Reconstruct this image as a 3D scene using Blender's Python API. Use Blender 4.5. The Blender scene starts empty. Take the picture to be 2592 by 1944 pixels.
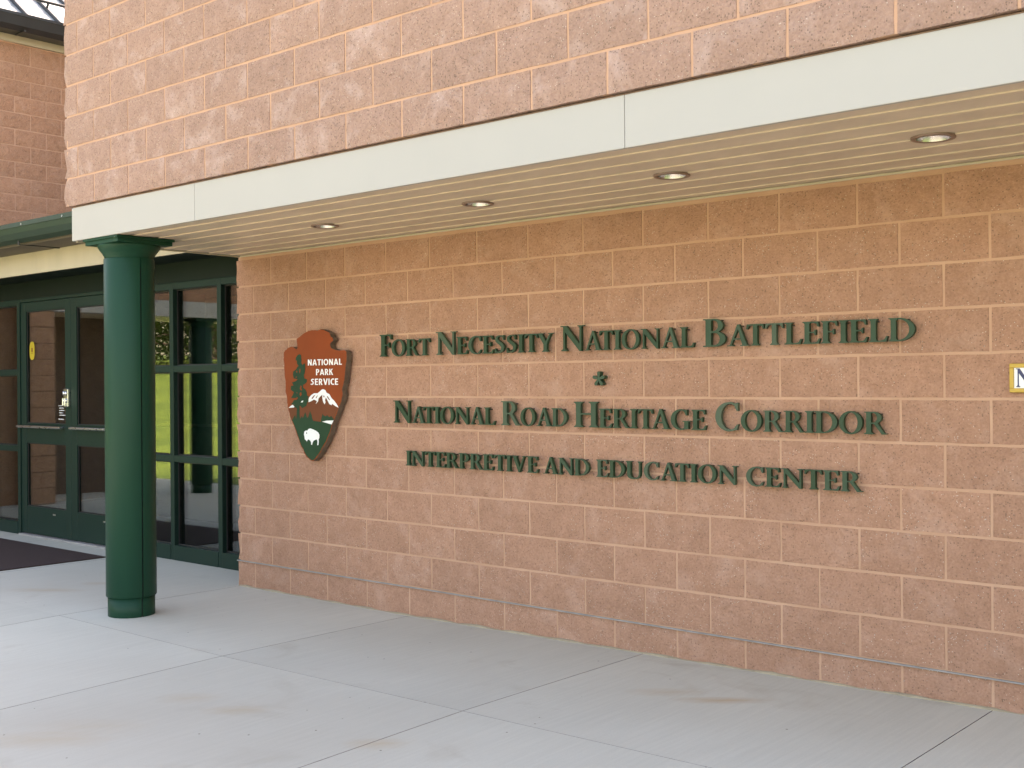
import bpy, bmesh, math, random
import numpy as np
from mathutils import Vector, Matrix
from mathutils.geometry import tessellate_polygon
R = math.radians
random.seed(7); rng = np.random.default_rng(7)

# ------------------------------------------------------------------ camera, sky, sun, exposure
sc = bpy.context.scene
COL = sc.collection
CAM = np.array([7.2401, -5.2031, 1.3036]); YAW, PIT, ROL, FPX = 0.71581, -0.00078, -0.00714, 2942.7
def cam_basis():
    cy, sy, cp, sp = math.cos(YAW), math.sin(YAW), math.cos(PIT), math.sin(PIT)
    f = np.array([-sy*cp, cy*cp, sp]); r = np.array([cy, sy, 0.]); u = np.cross(r, f)
    c, s = math.cos(ROL), math.sin(ROL)
    return f, c*r + s*u, -s*r + c*u
CF, CR, CU = cam_basis()
cd = bpy.data.cameras.new('camera'); cam = bpy.data.objects.new('camera', cd); COL.objects.link(cam)
cd.sensor_fit = 'HORIZONTAL'; cd.sensor_width = 36; cd.lens = FPX/2592*36; cd.clip_start = .05; cd.clip_end = 3000
M = Matrix.Identity(4)
for i in range(3):
    M[i][0] = CR[i]; M[i][1] = CU[i]; M[i][2] = -CF[i]; M[i][3] = CAM[i]
cam.matrix_world = M; sc.camera = cam
SUN_EL, SUN_AZ = R(44), R(-10)                 # azimuth from +Y towards +X: the sun stands behind the building
w = bpy.data.worlds.new('World'); sc.world = w; w.use_nodes = True
nt = w.node_tree; nt.nodes.clear()
sky = nt.nodes.new('ShaderNodeTexSky'); sky.sky_type = 'NISHITA'; sky.sun_disc = False
sky.sun_elevation = SUN_EL; sky.sun_rotation = SUN_AZ; sky.air_density = 1.2; sky.dust_density = 2.2; sky.ozone_density = .7
bg = nt.nodes.new('ShaderNodeBackground'); bg.inputs['Strength'].default_value = .15
wo = nt.nodes.new('ShaderNodeOutputWorld')
nt.links.new(sky.outputs[0], bg.inputs[0]); nt.links.new(bg.outputs[0], wo.inputs[0])
sd = bpy.data.lights.new('sun', 'SUN'); sun = bpy.data.objects.new('sun', sd); COL.objects.link(sun)
sd.energy = 4.2; sd.angle = R(.6); sd.color = (1, .95, .86)
sdir = Vector((math.sin(SUN_AZ)*math.cos(SUN_EL), math.cos(SUN_AZ)*math.cos(SUN_EL), math.sin(SUN_EL)))
sun.rotation_euler = (-sdir).to_track_quat('-Z', 'Y').to_euler(); sun.location = (0, 20, 30)
vs = sc.view_settings
vs.view_transform = 'Standard'; vs.look = 'None'; vs.gamma = 1; vs.use_curve_mapping = False
vs.exposure = 2.56
vs.use_white_balance = True; vs.white_balance_temperature = 8300; vs.white_balance_tint = 22.5
sc.cycles.max_bounces = 10; sc.cycles.diffuse_bounces = 4; sc.cycles.transmission_bounces = 8; sc.cycles.glossy_bounces = 5
sc.cycles.caustics_reflective = False; sc.cycles.caustics_refractive = False
sc.cycles.sample_clamp_indirect = 6

# ------------------------------------------------------------------ helpers
def on_plane(x, y, ax, val):
    """photo pixel (2592 wide) -> point on the plane coordinate[ax] = val"""
    d = CF + CR*(x-1296)/FPX + CU*(972-y)/FPX
    return CAM + d*((val-CAM[ax])/d[ax])

WL = {}                                          # world location of every object that parents others
def place(o, loc, parent):
    COL.objects.link(o)
    loc = Vector(loc); WL[o.name] = loc
    if parent is not None:
        o.parent = parent; o.location = loc - WL[parent.name]
    else:
        o.location = loc
    return o
def tag(o, label=None, cat=None, group=None, kind=None):
    if label: o['label'] = label
    if cat: o['category'] = cat
    if group: o['group'] = group
    if kind: o['kind'] = kind
    return o
def thing(name, label, cat, loc=(0, 0, 0), group=None, parent=None):
    o = bpy.data.objects.new(name, None); o.empty_display_size = .2
    place(o, loc, parent)
    return tag(o, label, cat, group)
def node(name, loc, parent):
    o = bpy.data.objects.new(name, None); o.empty_display_size = .1
    return place(o, loc, parent)

class MB:
    """collects faces in world coordinates, then links them as one mesh object"""
    def __init__(s): s.v = []; s.f = []; s.sm = []
    def add(s, verts, faces, smooth=False):
        b = len(s.v); s.v += [tuple(map(float, p)) for p in verts]
        s.f += [tuple(b+i for i in f) for f in faces]; s.sm += [smooth]*len(faces); return s
    def box(s, x0, x1, y0, y1, z0, z1, bev=0):
        if bev:
            return s._bev(x0, x1, y0, y1, z0, z1, bev)
        v = [(x0,y0,z0),(x1,y0,z0),(x1,y1,z0),(x0,y1,z0),(x0,y0,z1),(x1,y0,z1),(x1,y1,z1),(x0,y1,z1)]
        return s.add(v, [(0,3,2,1),(4,5,6,7),(0,1,5,4),(1,2,6,5),(2,3,7,6),(3,0,4,7)])
    def _bev(s, x0, x1, y0, y1, z0, z1, b):
        bm = bmesh.new(); bmesh.ops.create_cube(bm, size=1)
        for v in bm.verts:
            v.co = ((x0+x1)/2+v.co.x*(x1-x0), (y0+y1)/2+v.co.y*(y1-y0), (z0+z1)/2+v.co.z*(z1-z0))
        bmesh.ops.bevel(bm, geom=bm.edges[:], offset=b, segments=2, affect='EDGES', profile=.5)
        bm.verts.index_update()
        s.add([v.co[:] for v in bm.verts], [[v.index for v in f.verts] for f in bm.faces]); bm.free(); return s
    def lathe(s, cx, cy, prof, n=48, a0=0, a1=2*math.pi, smooth=True, flip=False):
        full = abs(a1-a0-2*math.pi) < 1e-6; m = n if full else n+1
        v = []
        for r, z in prof:
            for i in range(m):
                a = a0+(a1-a0)*i/n; v.append((cx+r*math.cos(a), cy+r*math.sin(a), z))
        fs = []
        for j in range(len(prof)-1):
            for i in range(n):
                k = (i+1) % m
                q = (j*m+i, j*m+k, (j+1)*m+k, (j+1)*m+i)
                fs.append(q[::-1] if flip else q)
        return s.add(v, fs, smooth)
    def disc(s, cx, cy, z, r, n=48, up=True):
        v = [(cx+r*math.cos(2*math.pi*i/n), cy+r*math.sin(2*math.pi*i/n), z) for i in range(n)]
        return s.add(v, [tuple(range(n)) if up else tuple(range(n))[::-1]])
    def tube(s, p, q, r, n=8):
        p, q = Vector(p), Vector(q); d = (q-p).normalized(); a = d.orthogonal().normalized(); b = d.cross(a)
        v = []
        for c in (p, q):
            v += [c+a*r*math.cos(2*math.pi*i/n)+b*r*math.sin(2*math.pi*i/n) for i in range(n)]
        s.add(v, [(i, (i+1) % n, n+(i+1) % n, n+i) for i in range(n)], True)
        return s.add(v, [tuple(range(n))[::-1], tuple(range(n, 2*n))])
    def mesh(s, name, off=(0, 0, 0)):
        me = bpy.data.meshes.new(name); o = Vector(off)
        me.from_pydata([Vector(p)-o for p in s.v], [], s.f)
        me.polygons.foreach_set('use_smooth', s.sm); me.update()
        return me
    def build(s, name, mat, parent=None, loc=None):
        if loc is None:
            a = np.array(s.v); loc = ((a[:,0].min()+a[:,0].max())/2, (a[:,1].min()+a[:,1].max())/2, a[:,2].min())
        me = s.mesh(name, loc); me.materials.append(mat)
        return place(bpy.data.objects.new(name, me), loc, parent)
def loop_area(L): 
    return sum(L[i][0]*L[(i+1) % len(L)][1]-L[(i+1) % len(L)][0]*L[i][1] for i in range(len(L)))/2
def extrude_loops(mb, loops, to3, d0, d1):
    """flat region bounded by loops (first the outer one), extruded between depths d0 (front) and d1"""
    flat = [p for L in loops for p in L]
    tris = tessellate_polygon([[Vector((p[0], p[1], 0)) for p in L] for L in loops])
    n = len(flat)
    v = [to3(p, d0) for p in flat]+[to3(p, d1) for p in flat]
    fs = []
    for t in tris:
        a, b, c = (flat[i] for i in t)
        ar = (b[0]-a[0])*(c[1]-a[1])-(c[0]-a[0])*(b[1]-a[1])
        if abs(ar) < 1e-12: continue
        t = t if ar > 0 else (t[0], t[2], t[1])
        fs.append(tuple(t)); fs.append((t[0]+n, t[2]+n, t[1]+n))
    base = 0
    for k, L in enumerate(loops):
        ccw = loop_area(L) > 0
        if k > 0: ccw = ccw                     # holes run the other way already
        for i in range(len(L)):
            a, b = base+i, base+(i+1) % len(L)
            outer = (k == 0) == ccw
            fs.append((a, a+n, b+n, b) if outer else (b, b+n, a+n, a))
        base += len(L)
    return mb.add(v, fs)

# ------------------------------------------------------------------ materials
def new_mat(name):
    m = bpy.data.materials.new(name); m.use_nodes = True
    n = m.node_tree.nodes; return m, m.node_tree, n['Principled BSDF']
def nd(t, kind, **kw):
    x = t.nodes.new('ShaderNode'+kind)
    for k, v in kw.items():
        if k in x.inputs: x.inputs[k].default_value = v
        else: setattr(x, k, v)
    return x
def ramp(t, fac, stops):
    r = t.nodes.new('ShaderNodeValToRGB'); t.links.new(fac, r.inputs[0])
    e = r.color_ramp.elements
    while len(e) < len(stops): e.new(.5)
    for el, (p, c) in zip(e, stops): el.position = p; el.color = (*c, 1) if len(c) == 3 else c
    return r.outputs[0]
def mix(t, a, b, fac, mode='MIX'):
    m = t.nodes.new('ShaderNodeMix'); m.data_type = 'RGBA'; m.blend_type = mode
    for i, s in ((0, fac), (6, a), (7, b)):
        if hasattr(s, 'is_linked') or hasattr(s, 'links'): t.links.new(s, m.inputs[i])
        else: m.inputs[i].default_value = s if i == 0 else (*s, 1)
    return m.outputs[2]
def noise(t, co, scale, detail=4, rough=.55, dist=0):
    n = nd(t, 'TexNoise'); n.inputs['Scale'].default_value = scale; n.inputs['Detail'].default_value = detail
    n.inputs['Roughness'].default_value = rough; n.inputs['Distortion'].default_value = dist
    t.links.new(co, n.inputs['Vector']); return n.outputs['Fac']
def world_co(t, scale=(1, 1, 1), rot=(0, 0, 0)):
    g = nd(t, 'NewGeometry'); mp = nd(t, 'Mapping'); mp.inputs['Scale'].default_value = scale; mp.inputs['Rotation'].default_value = rot
    t.links.new(g.outputs['Position'], mp.inputs['Vector']); return mp.outputs[0]
def bump(t, b, h, strength, dist=.01):
    x = nd(t, 'Bump'); x.inputs['Strength'].default_value = strength; x.inputs['Distance'].default_value = dist
    t.links.new(h, x.inputs['Height']); t.links.new(x.outputs[0], b.inputs['Normal']); return x
def plain(name, col, rough=.5, var=.06, scale=6, metal=0, bstr=0, bscale=60, spec=.5):
    m, t, b = new_mat(name); co = world_co(t)
    n = noise(t, co, scale, 5)
    lo = tuple(c*(1-var) for c in col); hi = tuple(min(1, c*(1+var)) for c in col)
    t.links.new(ramp(t, n, [(.3, lo), (.7, hi)]), b.inputs['Base Color'])
    r = nd(t, 'MapRange'); t.links.new(n, r.inputs[0]); r.inputs[3].default_value = rough*.85; r.inputs[4].default_value = min(1, rough*1.15)
    t.links.new(r.outputs[0], b.inputs['Roughness'])
    b.inputs['Metallic'].default_value = metal; b.inputs['Specular IOR Level'].default_value = spec
    if bstr: bump(t, b, noise(t, co, bscale, 4), bstr, .004)
    return m
def block_mat(name, dark, lite, pale, patch, rough_h, per_block=.1, pits=.86):
    m, t, b = new_mat(name); co = world_co(t)
    oi = nd(t, 'ObjectInfo')
    off = nd(t, 'VectorMath', operation='ADD'); t.links.new(co, off.inputs[0])
    sc_ = nd(t, 'VectorMath', operation='SCALE'); t.links.new(oi.outputs['Random'], sc_.inputs['Scale']); sc_.inputs[0].default_value = (37, 11, 23)
    t.links.new(sc_.outputs[0], off.inputs[1]); lc = off.outputs[0]
    c = ramp(t, noise(t, lc, 11, 8, .68), [(.33, dark), (.67, lite)])
    fine = noise(t, lc, 85, 5, .7)
    c = mix(t, c, ramp(t, fine, [(.3, tuple(x*.72 for x in dark)), (.7, tuple(min(1, x*1.12) for x in lite))]), .45)
    # pale lime bloom in patches
    pm = ramp(t, noise(t, lc, 4.5, 7, .65, .4), [(.52, (0, 0, 0)), (.72, (1, 1, 1))])
    pf = nd(t, 'Math', operation='MULTIPLY'); t.links.new(pm, pf.inputs[0]); pf.inputs[1].default_value = patch
    c = mix(t, c, pale, pf.outputs[0])
    # dark pits and pale grains of aggregate
    v = nd(t, 'TexVoronoi'); v.inputs['Scale'].default_value = 120; t.links.new(lc, v.inputs['Vector'])
    sep = nd(t, 'SeparateColor'); t.links.new(v.outputs['Color'], sep.inputs[0])
    def grains(chan, thr, size):
        a = nd(t, 'Math', operation='GREATER_THAN'); t.links.new(sep.outputs[chan], a.inputs[0]); a.inputs[1].default_value = thr
        d = nd(t, 'Math', operation='LESS_THAN'); t.links.new(v.outputs['Distance'], d.inputs[0]); d.inputs[1].default_value = size
        k = nd(t, 'Math', operation='MULTIPLY'); t.links.new(a.outputs[0], k.inputs[0]); t.links.new(d.outputs[0], k.inputs[1]); return k.outputs[0]
    pit = grains(0, pits, .36); grain = grains(1, .93, .24)
    pk = nd(t, 'Math', operation='MULTIPLY'); t.links.new(pit, pk.inputs[0]); pk.inputs[1].default_value = .55
    gk = nd(t, 'Math', operation='MULTIPLY'); t.links.new(grain, gk.inputs[0]); gk.inputs[1].default_value = .6
    c = mix(t, c, (.12, .085, .065), pk.outputs[0]); c = mix(t, c, (.72, .64, .56), gk.outputs[0])
    # each block a little different
    hs = nd(t, 'HueSaturation'); t.links.new(c, hs.inputs['Color'])
    mr = nd(t, 'MapRange'); t.links.new(oi.outputs['Random'], mr.inputs[0]); mr.inputs[3].default_value = 1-per_block; mr.inputs[4].default_value = 1+per_block*.7
    t.links.new(mr.outputs[0], hs.inputs['Value'])
    t.links.new(hs.outputs[0], b.inputs['Base Color']); b.inputs['Roughness'].default_value = .93; b.inputs['Specular IOR Level'].default_value = .25
    h1 = noise(t, lc, 15, 8, .66, .35)
    h = nd(t, 'Math', operation='MULTIPLY_ADD'); t.links.new(fine, h.inputs[0]); h.inputs[1].default_value = .35; t.links.new(h1, h.inputs[2])
    fv = nd(t, 'TexVoronoi'); fv.inputs['Scale'].default_value = 38; fv.inputs['Randomness'].default_value = 1
    wv = nd(t, 'TexNoise'); wv.inputs['Scale'].default_value = 30; wv.inputs['Detail'].default_value = 4; t.links.new(lc, wv.inputs['Vector'])
    wm = nd(t, 'VectorMath', operation='MULTIPLY_ADD'); t.links.new(wv.outputs['Color'], wm.inputs[0]); wm.inputs[1].default_value = (.035, .035, .035); t.links.new(lc, wm.inputs[2]); t.links.new(wm.outputs[0], fv.inputs['Vector'])
    fs_ = nd(t, 'SeparateColor'); t.links.new(fv.outputs['Color'], fs_.inputs[0])
    hf = nd(t, 'Math', operation='MULTIPLY_ADD'); t.links.new(fs_.outputs[2], hf.inputs[0]); hf.inputs[1].default_value = .16; t.links.new(h.outputs[0], hf.inputs[2]); h = hf
    h2 = nd(t, 'Math', operation='MULTIPLY_ADD'); t.links.new(pit, h2.inputs[0]); h2.inputs[1].default_value = -.5; t.links.new(h.outputs[0], h2.inputs[2])
    bump(t, b, h2.outputs[0], rough_h, .012)
    return m
M_BLOCK = block_mat('split_face_block', (.34, .176, .115), (.47, .258, .177), (.57, .37, .29), .35, .9, .05)
M_BLOCK_UP = block_mat('split_face_block_bloomed_dimmed', (.31, .188, .146), (.425, .27, .214), (.54, .402, .362), .6, 1.2, .05, .78)  # pale bloom and pits; base darkened to offset the stronger light up here
M_BLOCK_LEFT = block_mat('split_face_block_left', (.36, .182, .110), (.47, .258, .165), (.5, .33, .25), .25, 1.3, .06)
def mortar():
    m, t, b = new_mat('mortar'); co = world_co(t)
    c = ramp(t, noise(t, co, 3, 5), [(.3, (.465, .262, .168)), (.7, (.54, .323, .22))])
    c = mix(t, c, (.36, .25, .18), ramp(t, noise(t, co, 40, 5, .7), [(.55, (0, 0, 0)), (.8, (.6, .6, .6))]))
    t.links.new(c, b.inputs['Base Color']); b.inputs['Roughness'].default_value = .95
    bump(t, b, noise(t, co, 90, 4), .25, .004); return m
M_MORTAR = mortar()
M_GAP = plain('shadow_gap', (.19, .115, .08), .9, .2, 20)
def concrete():
    m, t, b = new_mat('broomed_concrete'); co = world_co(t); oi = nd(t, 'ObjectInfo')
    c = ramp(t, noise(t, co, .9, 6, .55, .3), [(.3, (.46, .45, .37)), (.7, (.545, .535, .445))])
    streak = noise(t, world_co(t, (55, 2.2, 1)), 1.0, 5, .6)
    c = mix(t, c, ramp(t, streak, [(.3, (.41, .40, .33)), (.7, (.595, .585, .49))]), .30)
    fine = noise(t, co, 160, 3, .7)
    c = mix(t, c, ramp(t, fine, [(.25, (.38, .37, .305)), (.75, (.62, .61, .52))]), .22)
    # tan water stains, rust spots; broad tan patches also paint down excess light at left
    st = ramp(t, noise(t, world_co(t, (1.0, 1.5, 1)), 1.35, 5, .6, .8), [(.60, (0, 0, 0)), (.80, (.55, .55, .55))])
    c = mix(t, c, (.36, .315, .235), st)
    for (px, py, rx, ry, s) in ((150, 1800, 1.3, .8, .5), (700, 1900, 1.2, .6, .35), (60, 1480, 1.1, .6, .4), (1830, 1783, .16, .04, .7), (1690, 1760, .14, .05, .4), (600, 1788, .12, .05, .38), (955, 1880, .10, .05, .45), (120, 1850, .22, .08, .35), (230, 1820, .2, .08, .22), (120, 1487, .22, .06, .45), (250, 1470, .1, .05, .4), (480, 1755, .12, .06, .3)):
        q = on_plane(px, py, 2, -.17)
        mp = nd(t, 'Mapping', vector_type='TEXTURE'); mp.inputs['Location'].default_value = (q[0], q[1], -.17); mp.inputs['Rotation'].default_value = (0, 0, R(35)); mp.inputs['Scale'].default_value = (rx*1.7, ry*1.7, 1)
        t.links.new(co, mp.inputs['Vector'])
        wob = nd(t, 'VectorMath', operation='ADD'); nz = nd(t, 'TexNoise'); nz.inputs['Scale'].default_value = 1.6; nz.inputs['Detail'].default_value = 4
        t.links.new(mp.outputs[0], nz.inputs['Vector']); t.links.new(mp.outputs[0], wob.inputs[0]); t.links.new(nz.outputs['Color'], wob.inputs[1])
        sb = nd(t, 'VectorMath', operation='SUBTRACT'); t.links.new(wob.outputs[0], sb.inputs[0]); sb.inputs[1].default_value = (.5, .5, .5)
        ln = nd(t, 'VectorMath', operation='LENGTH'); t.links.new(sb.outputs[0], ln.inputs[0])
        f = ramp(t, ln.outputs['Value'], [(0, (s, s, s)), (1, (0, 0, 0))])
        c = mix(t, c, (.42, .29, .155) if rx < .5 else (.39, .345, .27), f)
    # dark specks of grit
    v = nd(t, 'TexVoronoi'); v.inputs['Scale'].default_value = 7; t.links.new(co, v.inputs['Vector'])
    sp = nd(t, 'Math', operation='LESS_THAN'); t.links.new(v.outputs['Distance'], sp.inputs[0]); sp.inputs[1].default_value = .035
    c = mix(t, c, (.16, .14, .11), sp.outputs[0])
    hs = nd(t, 'HueSaturation'); t.links.new(c, hs.inputs['Color'])
    mr = nd(t, 'MapRange'); t.links.new(oi.outputs['Random'], mr.inputs[0]); mr.inputs[3].default_value = .95; mr.inputs[4].default_value = 1.04
    t.links.new(mr.outputs[0], hs.inputs['Value']); t.links.new(hs.outputs[0], b.inputs['Base Color'])
    b.inputs['Roughness'].default_value = .78; b.inputs['Specular IOR Level'].default_value = .35
    h = nd(t, 'Math', operation='ADD'); t.links.new(streak, h.inputs[0]); t.links.new(fine, h.inputs[1])
    bump(t, b, h.outputs[0], .28, .003); return m
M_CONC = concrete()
def painted(name, col, rough, chalk, cf=.0, spec=.5):
    m, t, b = new_mat(name); co = world_co(t)
    n = noise(t, world_co(t, (1, 1, .25)), 5, 6, .6)
    c = ramp(t, n, [(.3, tuple(x*.9 for x in col)), (.75, tuple(min(1, x*1.08) for x in col))])
    if cf: c = mix(t, c, chalk, ramp(t, noise(t, world_co(t, (1, 1, .4)), 3.2, 6, .65), [(.42, (0, 0, 0)), (.75, (cf, cf, cf))]))
    t.links.new(c, b.inputs['Base Color'])
    r = nd(t, 'MapRange'); t.links.new(n, r.inputs[0]); r.inputs[3].default_value = rough*.8; r.inputs[4].default_value = rough*1.2
    t.links.new(r.outputs[0], b.inputs['Roughness']); b.inputs['Specular IOR Level'].default_value = spec
    bump(t, b, noise(t, co, 45, 3), .02, .003); return m
M_WHITE = plain('fascia_paint', (.372, .357, .332), .5, .018, 2.5, spec=.35)
M_CREAM = painted('cream_paint', (.47, .405, .295), .5, (.4, .36, .27), .1)
M_SOFFIT = painted('soffit_paint', (.60, .49, .37), .42, (.56, .45, .335), .15)
M_GREEN = painted('green_column_paint', (.007, .044, .026), .42, (.010, .048, .018), .3, .14)
M_FRAME = painted('green_frame_paint', (.008, .026, .020), .4, (.01, .03, .024), .2, .2)
M_HEAD = painted('header_recess_shade', (.005, .012, .009), .5, (.006, .012, .01), .2, .15)  # frame green darkened to paint in the shade of a deeper recess
M_GUTTER = painted('green_gutter_paint', (.024, .048, .034), .4, (.03, .05, .035), .2, .35)
M_BLACKG = painted('dark_gutter_paint', (.022, .025, .026), .4, (.03, .03, .03), .1)
def letter_mat():
    m, t, b = new_mat('letter_green_paint'); co = world_co(t); oi = nd(t, 'ObjectInfo')
    c = ramp(t, oi.outputs['Random'], [(0, (.014, .044, .020)), (.6, (.020, .054, .028)), (.9, (.028, .062, .036)), (1, (.06, .09, .058))])
    c = mix(t, c, (.05, .085, .05), ramp(t, noise(t, co, 14, 5, .65), [(.45, (0, 0, 0)), (.8, (.35, .35, .35))]))
    t.links.new(c, b.inputs['Base Color']); b.inputs['Roughness'].default_value = .4; b.inputs['Specular IOR Level'].default_value = .25
    bump(t, b, noise(t, co, 70, 3), .04, .003); return m
M_LETTER = letter_mat()
M_PIN = plain('pin_metal', (.05, .055, .05), .5, metal=.6)
M_REDBROWN = plain('sign_redbrown', (.25, .050, .014), .5, .08, 5, spec=.15)
M_BROWN = plain('sign_brown', (.15, .045, .02), .5, .1, 5, spec=.15)
M_SGREEN = plain('sign_green', (.016, .048, .024), .5, .12, 8, spec=.15)
M_SWHITE = plain('sign_white', (.78, .78, .78), .45, .03)
M_SEDGE = plain('sign_edge_wood', (.13, .09, .065), .8, .3, 20, bstr=.2)
M_GOLD = plain('plaque_gold', (.50, .31, .045), .45, .1)
M_NAVY = plain('plaque_navy', (.03, .035, .11), .5, .1)
M_STEEL = plain('brushed_steel', (.62, .62, .62), .28, .06, 30, metal=1)
M_ALU = plain('galvanised_flashing', (.30, .285, .275), .55, .25, 9, metal=.2)
M_SEAL = plain('sealant_bead', (.33, .275, .185), .8, .18, 8, bstr=.1)
M_EAVE = plain('eave_board', (.11, .088, .062), .7, .12)
M_MAT = plain('carpet_mat', (.040, .020, .016), .97, .35, 220, bstr=.6, bscale=260)
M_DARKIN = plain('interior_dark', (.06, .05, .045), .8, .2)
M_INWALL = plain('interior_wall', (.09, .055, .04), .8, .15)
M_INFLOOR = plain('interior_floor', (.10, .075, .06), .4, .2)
M_RUBBER = plain('black_gasket', (.012, .012, .012), .6, .1)
M_JOINT = plain('joint_filler', (.19, .16, .14), .95, .2, 20)
M_TRIM = plain('downlight_trim', (.20, .125, .095), .35, .08)
M_LENS = plain('downlight_reflector', (.42, .42, .45), .26, .03, metal=1)
M_LAMP = plain('downlight_lens', (.05, .05, .055), .3, .03)
M_ROOF = plain('metal_roof', (.42, .44, .43), .35, .06, 3, metal=.35)
M_YELLOW = plain('yellow_sticker', (.42, .30, .02), .5, .05)
M_BARK = plain('bark', (.09, .065, .045), .95, .3, 12, bstr=.6, bscale=14)
def glass():
    m, t, b = new_mat('window_glass')
    b.inputs['Base Color'].default_value = (.80, .86, .83, 1); b.inputs['Transmission Weight'].default_value = 1
    b.inputs['Roughness'].default_value = 0; b.inputs['IOR'].default_value = 1.52; return m
M_GLASS = glass()
def grass():
    m, t, b = new_mat('lawn_grass'); co = world_co(t)
    c = ramp(t, noise(t, co, .55, 7, .7), [(.38, (.065, .125, .01)), (.62, (.19, .265, .026))])
    c = mix(t, c, ramp(t, noise(t, world_co(t, (1, 1, .3)), 26, 5, .7), [(.3, (.05, .10, .008)), (.75, (.16, .21, .025))]), .35)
    t.links.new(c, b.inputs['Base Color']); b.inputs['Roughness'].default_value = .9
    bump(t, b, noise(t, co, 30, 5), .7, .05); return m
M_GRASS = grass()
def leaves(name, lo, hi):
    m, t, b = new_mat(name); g = nd(t, 'NewGeometry')
    t.links.new(ramp(t, g.outputs['Random Per Island'], [(0, lo), (1, hi)]), b.inputs['Base Color'])
    b.inputs['Roughness'].default_value = .6
    tr = nd(t, 'BsdfTranslucent'); tr.inputs[0].default_value = (*[x*1.2 for x in hi], 1)
    mx = nd(t, 'MixShader'); mx.inputs[0].default_value = .25
    out = [n for n in t.nodes if n.type == 'OUTPUT_MATERIAL'][0]
    t.links.new(b.outputs[0], mx.inputs[1]); t.links.new(tr.outputs[0], mx.inputs[2]); t.links.new(mx.outputs[0], out.inputs[0]); return m
M_LEAF = leaves('tree_leaves', (.022, .05, .010), (.075, .125, .022))
M_LEAFY = leaves('tree_leaves_light', (.07, .11, .015), (.17, .21, .035))

# ------------------------------------------------------------------ the setting: ground, lawn, pavement
H, FL = .2032, .4064                                # block course height and block length
def ground_z(x, y):
    z = -.19+.0135*min(max(x-1.6, 0), 8)
    return z-.022*max(0, -y-1.43)
def pave_dist(x, y):
    def rd(x0, x1, y0, y1): return math.hypot(max(x0-x, 0, x-x1), max(y0-y, 0, y-y1))
    return min(rd(-6.6, 14, -16.3, 12), rd(-16, -6.6, -4.8, 12))
def lawn_z(x, y):
    d = pave_dist(x, y)
    if d <= 0: return -.62
    base = -.34-.01*min(d, 1)
    e = max(0, d-2)
    return base+.105*min(e, 26)+.03*max(0, min(e-26, 60))+.10*math.sin(x*.13)*math.cos(y*.17)*min(1, e/8)
xs = sorted(set([-900, -400, -200, -120, -90]+list(np.arange(-70, -16.5, 1.5))+list(np.arange(-16.5, -5.9, .45))+[-6.62, -6.58]+list(np.arange(-5, 15, 2.))+[13.98, 14.02]+list(np.arange(16, 60, 3.))+[80, 120, 200, 400, 900]))
ys = sorted(set([-900, -400, -200, -120, -90]+list(np.arange(-70, -16.5, 1.5))+list(np.arange(-16.5, -3.8, .45))+[-16.32, -16.28, -4.82, -4.78]+list(np.arange(-3, 14, 2.))+[11.98, 12.02]+list(np.arange(16, 60, 3.))+[80, 120, 200, 400, 900]))
mb = MB(); gv = [(x, y, lawn_z(x, y)) for y in ys for x in xs]; nx = len(xs)
mb.add(gv, [(j*nx+i, j*nx+i+1, (j+1)*nx+i+1, (j+1)*nx+i) for j in range(len(ys)-1) for i in range(nx-1)], True)
tag(mb.build('lawn', M_GRASS, None, (0, 0, 0)), kind='structure')

JX = [-16, -14.6, -12.8, -10.97, -9.14, -7.3, -5.46, -3.63, -2.0, .03, 1.83, 3.65, 5.49, 7.32, 9.15, 10.97, 12.8, 14]
JY = [-16.3, -14.2, -12.4, -10.58, -8.75, -6.92, -5.09, -3.26, -1.43, .43]
pave = thing('pavement', None, None, (0, 0, -.3)); pave['kind'] = 'structure'
bed = MB()
for (x0, x1, y0, y1) in ((-6.6, 14, -16.3, 3.9), (-16, -6.602, -4.8, 3.9)):
    v = [(x, y, ground_z(x, y)-.007) for x, y in ((x0, y0), (x1, y0), (x1, y1), (x0, y1))]
    # finer so that it follows the fall of the slabs
    gx = [x for x in JX if x0 < x < x1]; gx = [x0]+gx+[x1]; gy = [y0]+[y for y in JY if y0 < y < y1]+[y1]
    v = [(x, y, ground_z(x, y)-.009) for y in gy for x in gx]; n = len(gx)
    bed.add(v, [(j*n+i, j*n+i+1, (j+1)*n+i+1, (j+1)*n+i) for j in range(len(gy)-1) for i in range(n-1)])
bed.build('slab_bed', M_JOINT, pave, (0, 0, -.3))
def slab(x0, x1, y0, y1, g, gs, gn):
    a, b, c, d = x0+g, x1-g, y0+gs, y1-gn
    nxx = 3; v = []; f = []
    for k, (ins, dz) in enumerate(((0, -.12), (0, -.0012), (.0008, 0))):
        i_s, i_n = (ins if gs else 0), (ins if gn else 0)
        for (x, y) in ((a+ins, c+i_s), (b-ins, c+i_s), (b-ins, d-i_n), (a+ins, d-i_n)):
            v.append((x, y, ground_z(x, y)+dz))
    for k in range(2):
        for i in range(4): f.append((k*4+i, k*4+(i+1) % 4, k*4+4+(i+1) % 4, k*4+4+i))
    f.append((8, 9, 10, 11))
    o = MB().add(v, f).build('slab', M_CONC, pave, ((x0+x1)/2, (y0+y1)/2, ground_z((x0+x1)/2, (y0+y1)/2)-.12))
    o.data.materials.append(M_JOINT)
    for p in o.data.polygons:
        if abs(p.normal.z) < .9: p.material_index = 1
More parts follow.
